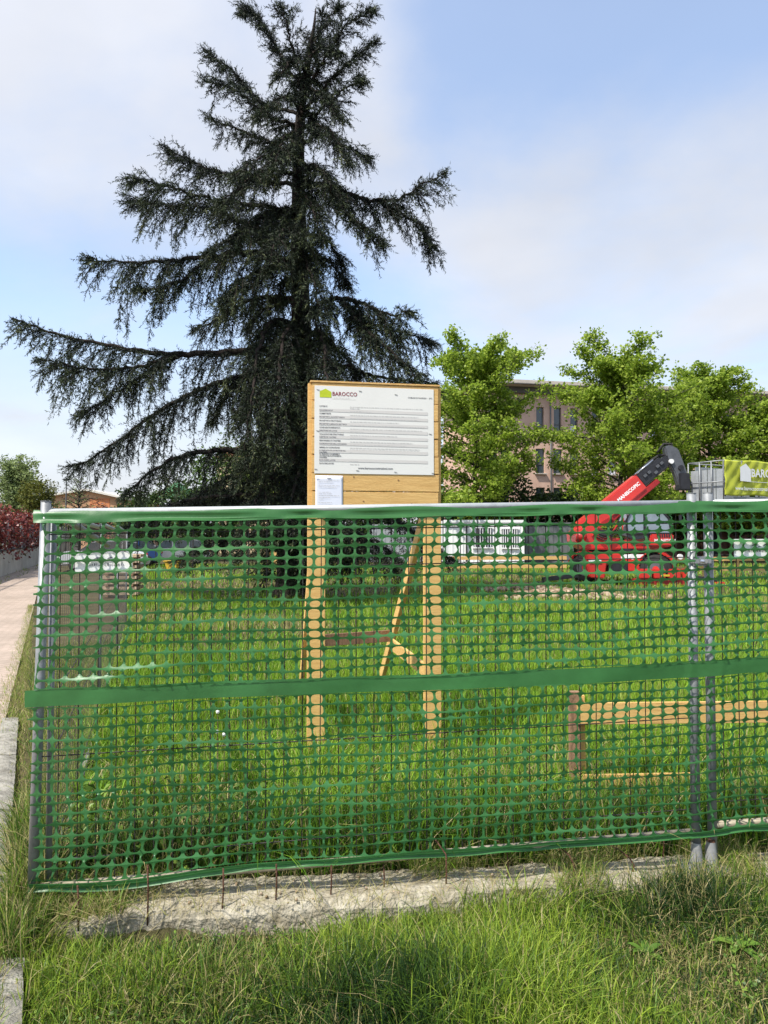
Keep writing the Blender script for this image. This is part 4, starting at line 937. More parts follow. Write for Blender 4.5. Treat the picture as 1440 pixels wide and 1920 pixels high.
far = npmesh  # far wood closing the horizon
P = []
for i in range(90):
    x = -330 + i * 7.4 + rng.uniform(-2, 2); y = 230 + rng.uniform(-15, 15); h = rng.uniform(3.5, 7); pp, _ = blobpts((x, y, h * .55), (6, 4, h * .5), 260, 200 + i); P.append(pp)
o = leaves('far_wood', np.concatenate(P), 1.3, 'mid_leaf', None); tag(o, 'distant line of trees on the horizon', 'trees', kind='stuff')

# ------------------------------------------------------------------ parked cars, pallets, skip (seen through the holes)
def car(label, px, Y_, rz_, paint, van=False):
    p = at(px, 1000, Y_); t = thing('parked_car', label, 'car', (p.x, Y_, 0), rz_, 'cars parked beyond the fence'); h = 1.95 if van else 1.48
    body = [(-2.05, .35), (-2.1, .75), (-1.95, .92), (-1.2, .98), (1.7, .95), (2.05, .85), (2.08, .4), (1.75, .28), (-1.8, .28)]
    MB().prism(body, -.85, .85).build('body', paint, t, False, .09)
    roof = [(-1.25, .94), (-.55, h - .06), (-.2, h), (1.1, h), (1.5, h - .08), (1.85, .94)]
    g_ = MB().prism(roof, -.74, .74).build('window_glass', 'glass', t, False, .06)
    MB().prism([(-.62, h - .10), (-.2, h + .01), (1.1, h + .01), (1.55, h - .12), (1.1, h - .05), (-.2, h - .05)], -.72, .72).build('roof', paint, t, False, .02)
    for x in (-.1, .85):
        for s in (-.755, .755): MB().beam((x, s, .94), (x, s, h - .04), .05, .03, (0, 1, 0)).build('pillar', paint, t)
    for x in (-1.3, 1.3):
        for s in (-1, 1):
            ty = MB().tube([(x, s * .68, .32), (x, s * .72, .32), (x, s * .84, .32), (x, s * .88, .32)], [.27, .32, .32, .28], 20).build('tyre', 'rubber', t, True)
            MB().tube([(x, s * .85, .32), (x, s * .895, .32)], .2, 14).build('rim', 'chrome', ty)
    for s in (-.62, .62):
        MB().box((-2.06, s, .72), (.08, .32, .14)).build('headlight', 'lamp_white', t, False, .02); MB().box((2.05, s, .76), (.07, .26, .18)).build('tail_light', 'lamp_red', t, False, .02)
    return t
car('white parked car glimpsed near the top left corner of the netting', 196, 36, R(20), 'car_white')
car('dark blue parked car right of the white one, behind the netting', 232, 40, R(15), 'car_blue')
car('silver parked car under the left branches of the cedar', 330, 43, R(10), 'car_silver')
p = at(232, 1000, 21); ps = thing('timber_stack', 'stack of pale sawn timber beside the side fence at left', 'timber', (p.x, 21, 0), R(6))
for r_ in range(8):
    z = .06 + r_ * .155
    for k in range(2): MB().box((-.35 + .7 * k, 0, z - .03), (.08, .9, .05)).build('spacer', 'old_wood', ps)
    for k in range(3): MB().box((random.uniform(-.03, .03), -.32 + k * .3, z + .045), (1.05, .2, .08)).build('plank', 'pallet_wood', ps, False, .006)
p = at(325, 1022, 34); yk = thing('yellow_skip', 'small yellow skip far off under the cedar', 'skip', (p.x, 34, 0))
MB().prism([(-.2, .1), (.2, .1), (.36, .5), (-.36, .5)], -.3, .3).build('tub', 'yellow_paint', yk, False, .03); MB().box((0, 0, .52), (.78, .66, .05)).build('rim', 'yellow_paint', yk, False, .01)
for x in (-.14, .14): MB().box((x, 0, .03), (.08, .6, .14)).build('runner', 'iron', yk)

# ------------------------------------------------------------------ the big cedar
CD = 20.0
def cedar():
    r = np.random.default_rng(21)
    base = at(556, 1123, CD); t = thing('cedar_tree', 'huge dark cedar with drooping branches behind the notice board', 'tree', (base.x, CD, 0))
    tk = [(548, 1135, .62), (552, 1080, .50), (553, 960, .46), (556, 880, .42), (562, 780, .36), (566, 680, .31), (564, 580, .27), (561, 480, .235), (560, 380, .20), (560, 280, .165), (566, 190, .125), (578, 110, .09), (588, 55, .045), (592, 16, .015)]
    tp = [at(a, b, CD) for a, b, _ in tk]
    def cat(ps, n):
        ps = [Vector(p) for p in ps]; out_ = []
        q = [ps[0] * 2 - ps[1]] + ps + [ps[-1] * 2 - ps[-2]]
        for i in range(1, len(q) - 2):
            for k in range(n):
                u = k / n; a, b, c, d = q[i - 1], q[i], q[i + 1], q[i + 2]
                out_.append(.5 * ((2 * b) + (c - a) * u + (2 * a - 5 * b + 4 * c - d) * u * u + (3 * b - 3 * c + d - a) * u ** 3))
        out_.append(ps[-1]); return out_
    m = MB(); sp = cat(tp, 4); rad = np.interp(np.linspace(0, 1, len(sp)), np.linspace(0, 1, len(tk)), [c for _, _, c in tk]); m.tube(sp, list(rad), 14); m.build('trunk', 'bark', t, True, world=True)
    # limbs: picture-plane shape of each bough plus how far it swings towards (-) or away from (+) the viewer;  (points), radius, branchlet length, droop, density
    Lm = [
     ([(565, 655, 0), (450, 660, -.6), (340, 664, -1.0), (240, 655, -1.3), (130, 632, -1.5), (28, 600, -1.7)], .13, 1.75, 1.5, 1.0),
     ([(340, 664, -1.0), (250, 690, -1.6), (160, 690, -2.1), (76, 674, -2.5)], .06, 1.35, 1.3, 1.0),
     ([(330, 668, -1.0), (250, 715, -.6), (200, 750, -.4), (150, 775, -.2)], .05, 1.0, 1.4, 1.0),
     ([(563, 715, 0), (470, 705, .3), (380, 730, .6), (290, 775, .8), (210, 835, 1.0), (132, 878, 1.1)], .11, 1.7, 1.7, .95),
     ([(558, 850, 0), (450, 842, -.5), (360, 850, -.9), (290, 880, -1.2), (235, 925, -1.4)], .12, 1.5, 1.7, .85),
     ([(555, 930, 0), (460, 930, .8), (370, 935, 1.4), (280, 965, 2.0), (225, 1000, 2.3)], .10, 1.2, 1.6, .9),
     ([(555, 945, 0), (500, 935, -1.0), (470, 975, -2.0), (450, 1050, -2.8)], .09, 1.2, 1.5, .8),
     ([(565, 520, 0), (500, 475, -.3), (400, 480, -.8), (300, 492, -1.2), (230, 492, -1.4), (166, 485, -1.6)], .10, 1.75, 1.5, 1.15),
     ([(400, 480, -.8), (330, 530, -1.4), (260, 545, -1.8)], .05, 1.0, 1.4, 1.0),
     ([(562, 560, 0), (480, 560, .5), (420, 590, .9), (365, 620, 1.2)], .08, 1.3, 1.6, 1.1),
     ([(560, 470, 0), (480, 425, .4), (400, 395, .8), (320, 385, 1.1), (240, 375, 1.4)], .085, 1.25, 1.1, 1.1),
     ([(560, 410, 0), (480, 385, -.5), (400, 375, -1.0), (320, 350, -1.5), (250, 335, -1.8)], .075, 1.3, 1.1, 1.2),
     ([(558, 350, 0), (480, 335, .3), (400, 320, .7), (355, 300, .9), (312, 280, 1.0)], .065, 1.15, 1.0, 1.2),
     ([(558, 330, 0), (500, 320, -1.2), (450, 350, -2.0), (410, 380, -2.6)], .06, 1.2, 1.2, 1.1),
     ([(556, 290, 0), (500, 265, .5), (440, 240, .9), (395, 225, 1.1)], .06, 1.0, 1.0, 1.2),
     ([(558, 235, 0), (500, 215, -.4), (440, 170, -.7), (380, 152, -.9)], .055, 1.05, .9, 1.3),
     ([(560, 215, 0), (490, 190, .6), (430, 130, .9), (384, 95, 1.1)], .05, .95, .7, 1.3),
     ([(565, 170, 0), (530, 110, .2), (495, 50, .4), (470, 20, .5), (455, 6, .5)], .045, .75, .5, 1.4),
     ([(570, 165, 0), (548, 90, -.3), (537, 40, -.5), (530, 2, -.5)], .04, .7, .5, 1.3),
     ([(572, 175, 0), (610, 110, -.2), (650, 50, -.4), (700, -2, -.5)], .05, .75, .6, 1.4),
     ([(570, 205, 0), (620, 150, .3), (660, 110, .5), (705, 78, .6)], .05, .8, .8, 1.3),
     ([(578, 120, 0), (600, 60, .2), (628, 20, .3), (636, -4, .3)], .035, .6, .5, 1.2),
     ([(568, 240, 0), (610, 200, -.5), (650, 165, -.9), (680, 150, -1.1)], .05, .8, .9, 1.2),
     ([(565, 270, 0), (610, 255, .3), (650, 275, .6), (694, 297, .8)], .055, 1.0, 1.1, 1.2),
     ([(564, 240, 0), (600, 235, -1.0), (630, 260, -1.6), (655, 310, -2.0)], .05, 1.0, 1.2, 1.1),
     ([(562, 345, 0), (620, 348, -.2), (680, 372, -.5), (740, 375, -.8), (790, 348, -1.0), (832, 325, -1.1)], .08, 1.15, 1.4, 1.25),
     ([(700, 374, -.5), (750, 400, -.2), (790, 425, 0), (808, 460, .1)], .045, .95, 1.3, 1.2),
     ([(610, 350, -.2), (650, 400, -.9), (690, 430, -1.3), (720, 455, -1.6)], .045, .9, 1.3, 1.1),
     ([(562, 440, 0), (610, 450, .4), (640, 490, .6), (650, 535, .7)], .05, .7, 1.2, .9),
     ([(566, 600, 0), (620, 560, -.5), (680, 570, -1.0), (730, 590, -1.3), (764, 583, -1.5)], .08, 1.35, 1.5, 1.2),
     ([(640, 565, -.6), (700, 605, -.2), (760, 625, .2), (806, 640, .4)], .06, 1.3, 1.5, 1.2),
     ([(640, 565, -.6), (690, 620, -1.5), (740, 665, -2.0), (785, 700, -2.3)], .06, 1.3, 1.5, 1.2),
     ([(568, 690, 0), (640, 685, .6), (700, 705, 1.1), (770, 715, 1.5), (815, 718, 1.8)], .09, 1.15, 1.5, .9),
     ([(566, 640, 0), (600, 620, -1.2), (610, 680, -2.2), (615, 760, -2.8), (618, 830, -3.1)], .08, 1.3, 1.6, 1.15),
     ([(562, 610, 0), (510, 605, -1.2), (485, 660, -2.2), (470, 760, -2.9), (465, 840, -3.2)], .09, 1.4, 1.6, 1.3),
     ([(562, 620, 0), (540, 615, -1.5), (525, 680, -2.6), (520, 780, -3.2), (525, 860, -3.4)], .08, 1.3, 1.6, 1.25),
     ([(560, 760, 0), (520, 770, -1.2), (490, 830, -2.0), (450, 880, -2.6)], .07, 1.1, 1.6, 1.1),
     ([(556, 880, 0), (530, 880, -1.2), (500, 910, -2.0), (460, 960, -2.6)], .09, 1.1, 1.4, 1.3),
     ([(556, 885, 0), (560, 880, -1.3), (550, 920, -2.2), (530, 990, -2.9)], .09, 1.1, 1.4, 1.3),
     ([(556, 900, 0), (590, 880, -1.2), (620, 930, -2.0), (640, 1010, -2.6)], .08, 1.1, 1.4, 1.1),
     ([(556, 930, 0), (640, 930, .5), (720, 960, .9), (790, 1010, 1.2), (850, 1050, 1.4)], .09, 1.2, 1.5, 1.1),
     ([(556, 960, 0), (640, 990, -1.0), (710, 1020, -1.8), (760, 1060, -2.2)], .08, 1.1, 1.5, 1.1),
     ([(560, 500, 0), (570, 490, -1.2), (590, 530, -2.0), (600, 590, -2.4)], .06, 1.0, 1.4, 1.0),
     ([(560, 430, 0), (540, 420, -1.3), (520, 450, -2.2), (505, 500, -2.6)], .06, 1.1, 1.3, 1.2),
     ([(560, 370, 0), (575, 370, -1.2), (590, 400, -1.9), (600, 450, -2.3)], .055, 1.0, 1.3, 1.1),
     ([(560, 260, 0), (545, 250, -1.0), (525, 275, -1.8), (515, 320, -2.2)], .05, .95, 1.2, 1.2),
    ]
    Lm += [
     ([(560, 390, 0), (500, 400, -1.0), (440, 440, -1.9), (390, 470, -2.5)], .06, 1.3, 1.3, 1.2),
     ([(560, 480, 0), (510, 500, -1.2), (460, 520, -2.0), (420, 560, -2.6)], .06, 1.3, 1.4, 1.2),
     ([(558, 300, 0), (520, 290, -.9), (480, 300, -1.6), (440, 330, -2.1)], .05, 1.15, 1.2, 1.2),
     ([(558, 200, 0), (540, 180, -.8), (510, 190, -1.4), (480, 220, -1.8)], .045, .95, 1.1, 1.3),
     ([(566, 190, 0), (590, 170, -.8), (615, 185, -1.3), (635, 220, -1.6)], .045, .9, 1.1, 1.3),
     ([(575, 140, 0), (560, 110, -.6), (540, 120, -1.0), (520, 145, -1.3)], .04, .75, .9, 1.3),
     ([(580, 110, 0), (600, 90, -.5), (620, 90, -.9), (640, 100, -1.2)], .035, .65, .8, 1.3),
     ([(568, 175, 0), (590, 120, .4), (600, 60, .7), (605, 22, .8)], .04, .7, .6, 1.3),
     ([(562, 310, 0), (590, 310, -.9), (615, 340, -1.5), (625, 390, -1.8)], .05, .95, 1.3, 1.1),
     ([(566, 650, 0), (500, 680, 1.0), (440, 720, 1.8), (400, 790, 2.3)], .07, 1.3, 1.6, 1.1),
     ([(556, 860, 0), (480, 870, 1.2), (420, 900, 2.0), (350, 940, 2.6)], .08, 1.2, 1.5, 1.1),
     ([(556, 990, 0), (480, 1000, -.4), (400, 1020, -.8), (330, 1050, -1.2)], .08, 1.0, 1.2, 1.0),
     ([(556, 980, 0), (580, 980, -1.2), (590, 1020, -2.0), (600, 1070, -2.6)], .07, 1.0, 1.2, 1.1),
    ]
    Lm += [([(556, 960, 0), (530, 970, -1.0), (510, 1010, -1.7), (500, 1075, -2.0)], .06, 1.0, 1.3, 1.2), ([(556, 1000, 0), (560, 1005, -1.0), (556, 1040, -1.6), (560, 1095, -1.9)], .06, 1.0, 1.3, 1.3), ([(556, 950, 0), (590, 960, -.8), (625, 1000, -1.4), (650, 1070, -1.8)], .06, 1.0, 1.3, 1.2), ([(556, 985, 0), (620, 1000, .4), (690, 1030, .8), (750, 1075, 1.0)], .06, 1.0, 1.3, 1.1)]
    for k in range(12):
        y = 150 + k * 62; x0 = float(np.interp(y, [100, 150, 300, 700, 900], [579, 572, 560, 565, 556])); sg = 1 if k % 2 else -1; q = .55 + .45 * min(1, k / 9)
        Lm.append(([(x0, y, 0), (x0 + sg * 16 * q, y - 4, -.7 * q), (x0 + sg * 30 * q, y + 14, -1.2 * q), (x0 + sg * 36 * q, y + 55 * q, -1.6 * q)], .035, .75 * q + .15, 1.3, 1.0))
    # boughs on the far side
    for k in range(10):
        f = k / 9; y = 900 - f * 740; sgn = 1 if k % 2 else -1; ln = 1 - f * .62
        x0 = np.interp(y, [150, 300, 700, 900], [572, 560, 565, 556])
        Lm.append(([(x0, y, 0), (x0 + sgn * 55 * ln, y - 8, 1.4 * ln), (x0 + sgn * 100 * ln, y + 12, 2.8 * ln), (x0 + sgn * 130 * ln, y + 45, 3.9 * ln)], .07 * ln + .02, 1.2 * ln + .2, 1.3, .8))
    tw_o = []; tw_d = []; tw_l = []; tw_t = []; wood = MB(); Zv = np.array([0, 0, 1.])
    for pts, r0, Lb, droop, dens in Lm:
        if pts[0][1] < 335: dens *= .72; Lb *= .86
        cv = cat([at(a, max(b, 12 + abs(a - 600) * .08), CD + c) for a, b, c in pts], 8)
        jit = [0]
        for i in range(1, len(cv)): cv[i] = cv[i] + Vector(r.normal(size=3) * .025)
        nn = len(cv); MB().tube(cv, [r0 * (1 - .9 * (i / (nn - 1)) ** .8) + .006 for i in range(nn)], 7).build('limb', 'bark', t, True, world=True)
        C = np.array([tuple(c) for c in cv]); seg = np.linalg.norm(np.diff(C, axis=0), axis=1); S = np.concatenate([[0], np.cumsum(seg)]); Ln = S[-1]
        step = .095 / dens; s = .10 * Ln
        while s < Ln:
            p = np.array([np.interp(s, S, C[:, k]) for k in range(3)]); p2 = np.array([np.interp(min(s + .1, Ln), S, C[:, k]) for k in range(3)])
            p1 = np.array([np.interp(max(s - .1, 0), S, C[:, k]) for k in range(3)]); T = (p2 - p1) / (np.linalg.norm(p2 - p1) + 1e-9); u = s / Ln
            lat = np.cross(T, Zv); lat /= (np.linalg.norm(lat) + 1e-6)
            prof = (.45 + .75 * math.sin(math.pi * min(1, .12 + u * .72))) * (1 if u < .8 else 1 - (u - .8) * 3.6)
            gap = math.sin(s * 5.2 + r0 * 400) + .6 * math.sin(s * 11. + r0 * 900)
            for side in (-1, 1):
                if r.uniform() < (.62 if gap < -.35 else .04): continue
                ln = Lb * max(prof, .16) * r.uniform(.3, 1.0) * (1.25 if r.uniform() < .2 else .95); bt = .12 + r.normal() * .12
                d = T * r.uniform(.35, .95) + lat * side * r.uniform(.25, 1.0) + Zv * r.uniform(-.35, .22); d /= np.linalg.norm(d)
                q = p.copy(); cur = [q.copy()]; ns = max(3, int(ln / .14)); st = ln / ns
                for k in range(ns):
                    d = d + np.array([0, 0, -droop * st * (.5 + r.uniform())]) + r.normal(size=3) * .07; d /= np.linalg.norm(d); q = q + d * st; cur.append(q.copy())
                    if q[2] < .25: break
                    for _ in range(3):
                        dd = d * .75 + r.normal(size=3) * .55 + np.array([0, 0, -.22]); dd /= np.linalg.norm(dd)
                        tw_o.append(q - d * st * r.uniform(0, 1)); tw_d.append(dd); tw_l.append(r.uniform(.10, .26)); tw_t.append(min(1, bt + .42 * k / ns + r.normal() * .16 + .16 * (p[1] < CD - 1)))  # boughs on the viewer's side get lighter needles, painting light onto them
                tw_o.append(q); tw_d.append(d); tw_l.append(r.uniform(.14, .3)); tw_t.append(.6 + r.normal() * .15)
                wood.tube([Vector(c) for c in cur[::2] + ([cur[-1]] if len(cur) % 2 == 0 else [])], .007, 3, False) if len(cur) > 2 else None
            for _ in range(2):                                         # short shoots along the bough itself
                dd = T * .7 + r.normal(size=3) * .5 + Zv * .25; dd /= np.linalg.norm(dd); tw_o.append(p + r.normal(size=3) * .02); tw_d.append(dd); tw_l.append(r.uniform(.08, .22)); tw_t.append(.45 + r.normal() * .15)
            s += step * r.uniform(.6, 1.4)
        # feathery tip
        for _ in range(10): tw_o.append(C[-1] - (C[-1] - C[-3]) * r.uniform(0, 1.3)); dd = (C[-1] - C[-3]); dd = dd / np.linalg.norm(dd) + r.normal(size=3) * .35; tw_d.append(dd / np.linalg.norm(dd)); tw_l.append(r.uniform(.15, .32)); tw_t.append(.6)
    wood.build('branchlets', 'bark', t, False, world=True)
    O = np.array(tw_o); D = np.array(tw_d); Ls = np.array(tw_l); Tn = np.clip(np.array(tw_t), 0, 1)
    per = 9; n = len(O); k = per
    O = np.repeat(O, k, 0); D = np.repeat(D, k, 0); Lr = np.repeat(Ls, k); Tn = np.repeat(Tn, k)
    u = (np.tile(np.arange(k), n) + r.uniform(0, 1, n * k)) / k
    P = O + D * (Lr * u)[:, None]
    rd = r.normal(size=(n * k, 3)); rd -= D * (rd * D).sum(1)[:, None]; rd /= np.linalg.norm(rd, axis=1)[:, None]
    nd = D * .75 + rd * r.uniform(.35, 1.0, (n * k, 1)); nd /= np.linalg.norm(nd, axis=1)[:, None]
    sd2 = np.cross(nd, r.normal(size=(n * k, 3))); sd2 /= np.linalg.norm(sd2, axis=1)[:, None]
    ln = r.uniform(.05, .10, n * k)[:, None]; wd = .0105
    V = np.stack([P - sd2 * wd, P + sd2 * wd, P + nd * ln], 1).reshape(-1, 3)
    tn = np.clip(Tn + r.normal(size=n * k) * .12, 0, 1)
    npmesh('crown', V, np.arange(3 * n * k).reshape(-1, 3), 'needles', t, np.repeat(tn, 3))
    print('cedar twigs', n, 'tris', n * k)
cedar()

# ------------------------------------------------------------------ soil heap and clods
def heap(label, px, py, rx, ry, h, seed):
    p = gz(px, py, 0); r = np.random.default_rng(seed); n = 30; V = []; Fq = []
    th_ = thing('soil_heap', label, 'soil heap', (p.x, p.y, 0), 0, 'heaps of dug soil')
    for i in range(n + 1):
        for j in range(n + 1):
            a = (i / n - .5) * 2; b = (j / n - .5) * 2; q = max(0, 1 - (a * a + b * b)); V.append((p.x + a * rx, p.y + b * ry, -.06 + h * q ** .8 * (.75 + .35 * math.sin(i * 1.7 + j * 2.3 + seed) + r.uniform(-.25, .25))))
    for i in range(n):
        for j in range(n): q = i * (n + 1) + j; Fq.append((q, q + n + 1, q + n + 2, q + 1))
    npmesh('mound', np.array(V), np.array(Fq), 'soil', th_)
    m = 900; A = r.normal(size=(m, 2)) * .42; P = np.stack([p.x + A[:, 0] * rx, p.y + A[:, 1] * ry, np.clip(h * (1 - (A ** 2).sum(1)), 0, h) * .8], 1)
    s = r.uniform(.02, .09, m); cube = np.array([(-1, -1, -1), (1, -1, -1), (1, 1, -1), (-1, 1, -1), (-.7, -.7, .8), (.7, -.7, .8), (.7, .7, .8), (-.7, .7, .8)])
    V = (P[:, None, :] + cube[None] * s[:, None, None] * r.uniform(.5, 1.2, (m, 8, 3))).reshape(-1, 3)
    f = np.array([(0, 3, 2, 1), (4, 5, 6, 7), (0, 1, 5, 4), (1, 2, 6, 5), (2, 3, 7, 6), (3, 0, 4, 7)]); Fq = (f[None] + (np.arange(m) * 8)[:, None, None]).reshape(-1, 4)
    o = npmesh('clods', V, Fq, 'clods', th_, np.repeat(r.uniform(0, 1, m), 8)); o['kind'] = 'stuff'
heap('low brown heap of dug soil in front of the red machine', 1055, 1122, 2.0, 1.3, .26, 3)
heap('smaller brown heap of soil left of the red machine', 985, 1106, 1.2, .8, .2, 4)

# ------------------------------------------------------------------ grass
def grass(name, label, Pxy, hgt, wid, tone, material, seed, lean=.45, segs=3, z=None):
    r = np.random.default_rng(seed); n = len(Pxy); x, y = Pxy[:, 0], Pxy[:, 1]; zz = ground_z(x, y) - .01 if z is None else z
    B = np.stack([x, y, zz], 1); az = r.uniform(0, 2 * np.pi, n); fa = r.uniform(0, 2 * np.pi, n)
    ld = np.stack([np.cos(az), np.sin(az), np.zeros(n)], 1); sdv = np.stack([np.cos(fa), np.sin(fa), np.zeros(n)], 1)
    le = np.abs(r.normal(0, lean, n)) + .08; curl = r.uniform(.3, 1.2, n)
    cols = []; 
    fr = [0, .45, .8, 1.0] if segs == 3 else [0, .6, 1.0]
    for f in fr:
        bend = le * (f ** (1 + curl)); hh = hgt * (f - .35 * le * f ** 3)
        c = B + ld * (bend * hgt)[:, None] + np.stack([np.zeros(n), np.zeros(n), hh], 1); w_ = wid * (1 - .55 * f if f < 1 else 0)
        if f < 1: cols += [c - sdv * w_[:, None], c + sdv * w_[:, None]]
        else: cols.append(c)
    k = len(cols); V = np.stack(cols, 1).reshape(-1, 3); b = (np.arange(n) * k)[:, None]
    qd = np.concatenate([b + np.array([[2 * i, 2 * i + 1, 2 * i + 3, 2 * i + 2]]) for i in range(len(fr) - 2)]); tr = b + np.array([[k - 3, k - 2, k - 1]])
    o = npmesh(name, V, [qd, tr], material, None, np.repeat(np.clip(tone, 0, 1), k)); return tag(o, label, 'grass', kind='stuff')
def clump(n, xr, yr, seed, keep, cl=.05, per=7):
    r = np.random.default_rng(seed); m = n // per; c = np.stack([r.uniform(*xr, m), r.uniform(*yr, m)], 1); P = np.repeat(c, per, 0) + r.normal(size=(m * per, 2)) * cl
    return P[keep(P[:, 0], P[:, 1])], r
# lawn in front of the footing
def in_front(x, y): return (y < fence_y(x) - .15) & (x > kerb_x(y) + .01)
P, r = clump(84000, (-1.9, 2.6), (2.55, 4.0), 1, in_front, .035, 6)
dk = fbm(P[:, 0], P[:, 1], 2.6, 3); edge = np.exp(-((fence_y(P[:, 0]) - .15 - P[:, 1]) / .12))
lush = np.exp(-(((P[:, 0] - .1) / .55) ** 2 + ((P[:, 1] - 2.95) / .30) ** 2)) + .8 * np.exp(-(((P[:, 0] - 1.55) / .35) ** 2 + ((P[:, 1] - 3.62) / .16) ** 2))
tall = np.exp(-(((P[:, 0] + .95) / .55) ** 2 + ((P[:, 1] - 3.15) / .22) ** 2))
h = (.055 + .045 * r.uniform(0, 1, len(P)) ** 2 + .05 * np.clip(dk, -.5, 1) + (.085 * np.clip(P[:, 0] * 2 - .2, 0, 1) - .02 * (P[:, 0] < .1)) * edge + .12 * lush + .08 * tall) * r.uniform(.6, 1.6, len(P)) * 1.12; h = np.clip(h, .02, .30)
tone = .38 + .30 * dk - .40 * lush + .28 * tall + r.normal(size=len(P)) * .24; dry = r.uniform(0, 1, len(P)) < (.12 + .16 * np.clip(-dk, 0, 1) - .1 * lush); tone = np.where(dry, r.uniform(.78, 1, len(P)), np.clip(tone, 0, .74))
grass('lawn_grass', 'uneven lawn grass in front of the concrete footing', P, h, r.uniform(.0014, .0036, len(P)), tone, 'grass', 2, .6)
r = np.random.default_rng(61); n = 9000; hx = np.stack([r.uniform(-1.9, 2.6, n), r.uniform(2.6, 3.95, n)], 1); hx = hx[in_front(hx[:, 0], hx[:, 1]) & (fbm(hx[:, 0], hx[:, 1], 4, 62) > -.1)]; n = len(hx)
o = leaves('lawn_herbs', np.column_stack([hx, ground_z(hx[:, 0], hx[:, 1]) + r.uniform(.01, .07, n)]), .022, 'broad_leaf', None, r=r, up=1.5, aspect=.6); tag(o, 'small clover-like leaves low in the lawn', 'weeds', kind='stuff')
r = np.random.default_rng(63); m = 170; sx_ = r.uniform(-1.6, 2.3, m); so_ = r.uniform(-.2, .18, m) - .06 * (r.uniform(0, 1, m) < .3); s_ = r.uniform(.002, .008, m) * (1 + 1.2 * (r.uniform(0, 1, m) < .06))
cube = np.array([(-1, -1, -1), (1, -1, -1), (1, 1, -1), (-1, 1, -1), (-.7, -.7, .8), (.7, -.7, .8), (.7, .7, .8), (-.7, .7, .8)])
Pp = np.column_stack([sx_, fence_y(sx_) + so_, np.where(so_ < -.15, ground_z(sx_, fence_y(sx_) + so_) + .012, .012)])
V = (Pp[:, None, :] + cube[None] * s_[:, None, None] * r.uniform(.5, 1.2, (m, 8, 3))).reshape(-1, 3); f = np.array([(0, 3, 2, 1), (4, 5, 6, 7), (0, 1, 5, 4), (1, 2, 6, 5), (2, 3, 7, 6), (3, 0, 4, 7)])
tag(npmesh('footing_rubble', V, (f[None] + (np.arange(m) * 8)[:, None, None]).reshape(-1, 4), 'clods', None, np.repeat(r.uniform(.3, 1, m), 8)), 'crumbs of broken concrete scattered on the footing', 'rubble', kind='stuff')
# matted straw on the ground
P, r = clump(8000, (-1.9, 2.6), (2.6, 3.95), 4, in_front, .06, 5); r_ = r; sx_ = -1.6 + 4.0 * r.uniform(0, 1, 900) ** 1.4; P = np.concatenate([P, np.column_stack([sx_, fence_y(sx_) + r.uniform(-.15, .2, 900)])]); n = len(P); zs_ = np.where(np.abs(P[:, 1] - fence_y(P[:, 0])) < .21, .006, ground_z(P[:, 0], P[:, 1]) - .01)
grass('straw', 'dead straw matted between the lawn grass', P, r.uniform(.05, .13, n), r.uniform(.001, .002, n), r.uniform(.76, 1, n), 'grass', 5, 2.2, z=zs_)
# weeds on and beside the footing
def on_foot(x, y): return (np.abs(y - fence_y(x)) < .2) & (x > -1.75)
P, r = clump(30000, (-1.8, 2.6), (3.3, 4.3), 6, on_foot, .03, 9); n = len(P); keep = fbm(P[:, 0], P[:, 1], 3, 9) > .22 - .5 * (P[:, 0] < -1.15) - .05 * (P[:, 0] > .9); P = P[keep]; n = len(P)
grass('footing_grass', 'tufts of grass and straw growing over the concrete footing', P, r.uniform(.04, .16, n), r.uniform(.0012, .0025, n), np.where(r.uniform(0, 1, n) < .45, r.uniform(.78, 1, n), r.uniform(.1, .6, n)), 'grass', 7, .9, z=np.zeros(n))
# tall grass right behind the fence
def behind(x, y): return (y > fence_y(x) + .17) & (x > -1.72 - .325 * (y - 3.6))
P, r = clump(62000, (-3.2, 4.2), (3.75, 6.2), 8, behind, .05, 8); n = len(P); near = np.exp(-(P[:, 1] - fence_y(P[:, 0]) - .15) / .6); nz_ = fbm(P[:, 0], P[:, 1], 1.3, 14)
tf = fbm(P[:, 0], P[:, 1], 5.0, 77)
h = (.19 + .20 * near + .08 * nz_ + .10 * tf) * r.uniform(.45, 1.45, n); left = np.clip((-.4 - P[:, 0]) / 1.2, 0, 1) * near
tone = .50 + .22 * nz_ - .30 * near - .45 * left + .18 * tf + r.normal(size=n) * .24; dry = r.uniform(0, 1, n) < .13 + .10 * (nz_ < -.3); tone = np.where(dry, r.uniform(.80, 1, n), np.clip(tone, 0, .76))  # tone drops near the fence and at left, painting shade between the blades
grass('meadow_grass', 'tall unmown grass close behind the netted fence', P, np.clip(h, .06, .6), r.uniform(.002, .006, n), tone, 'field_grass', 9, .55)
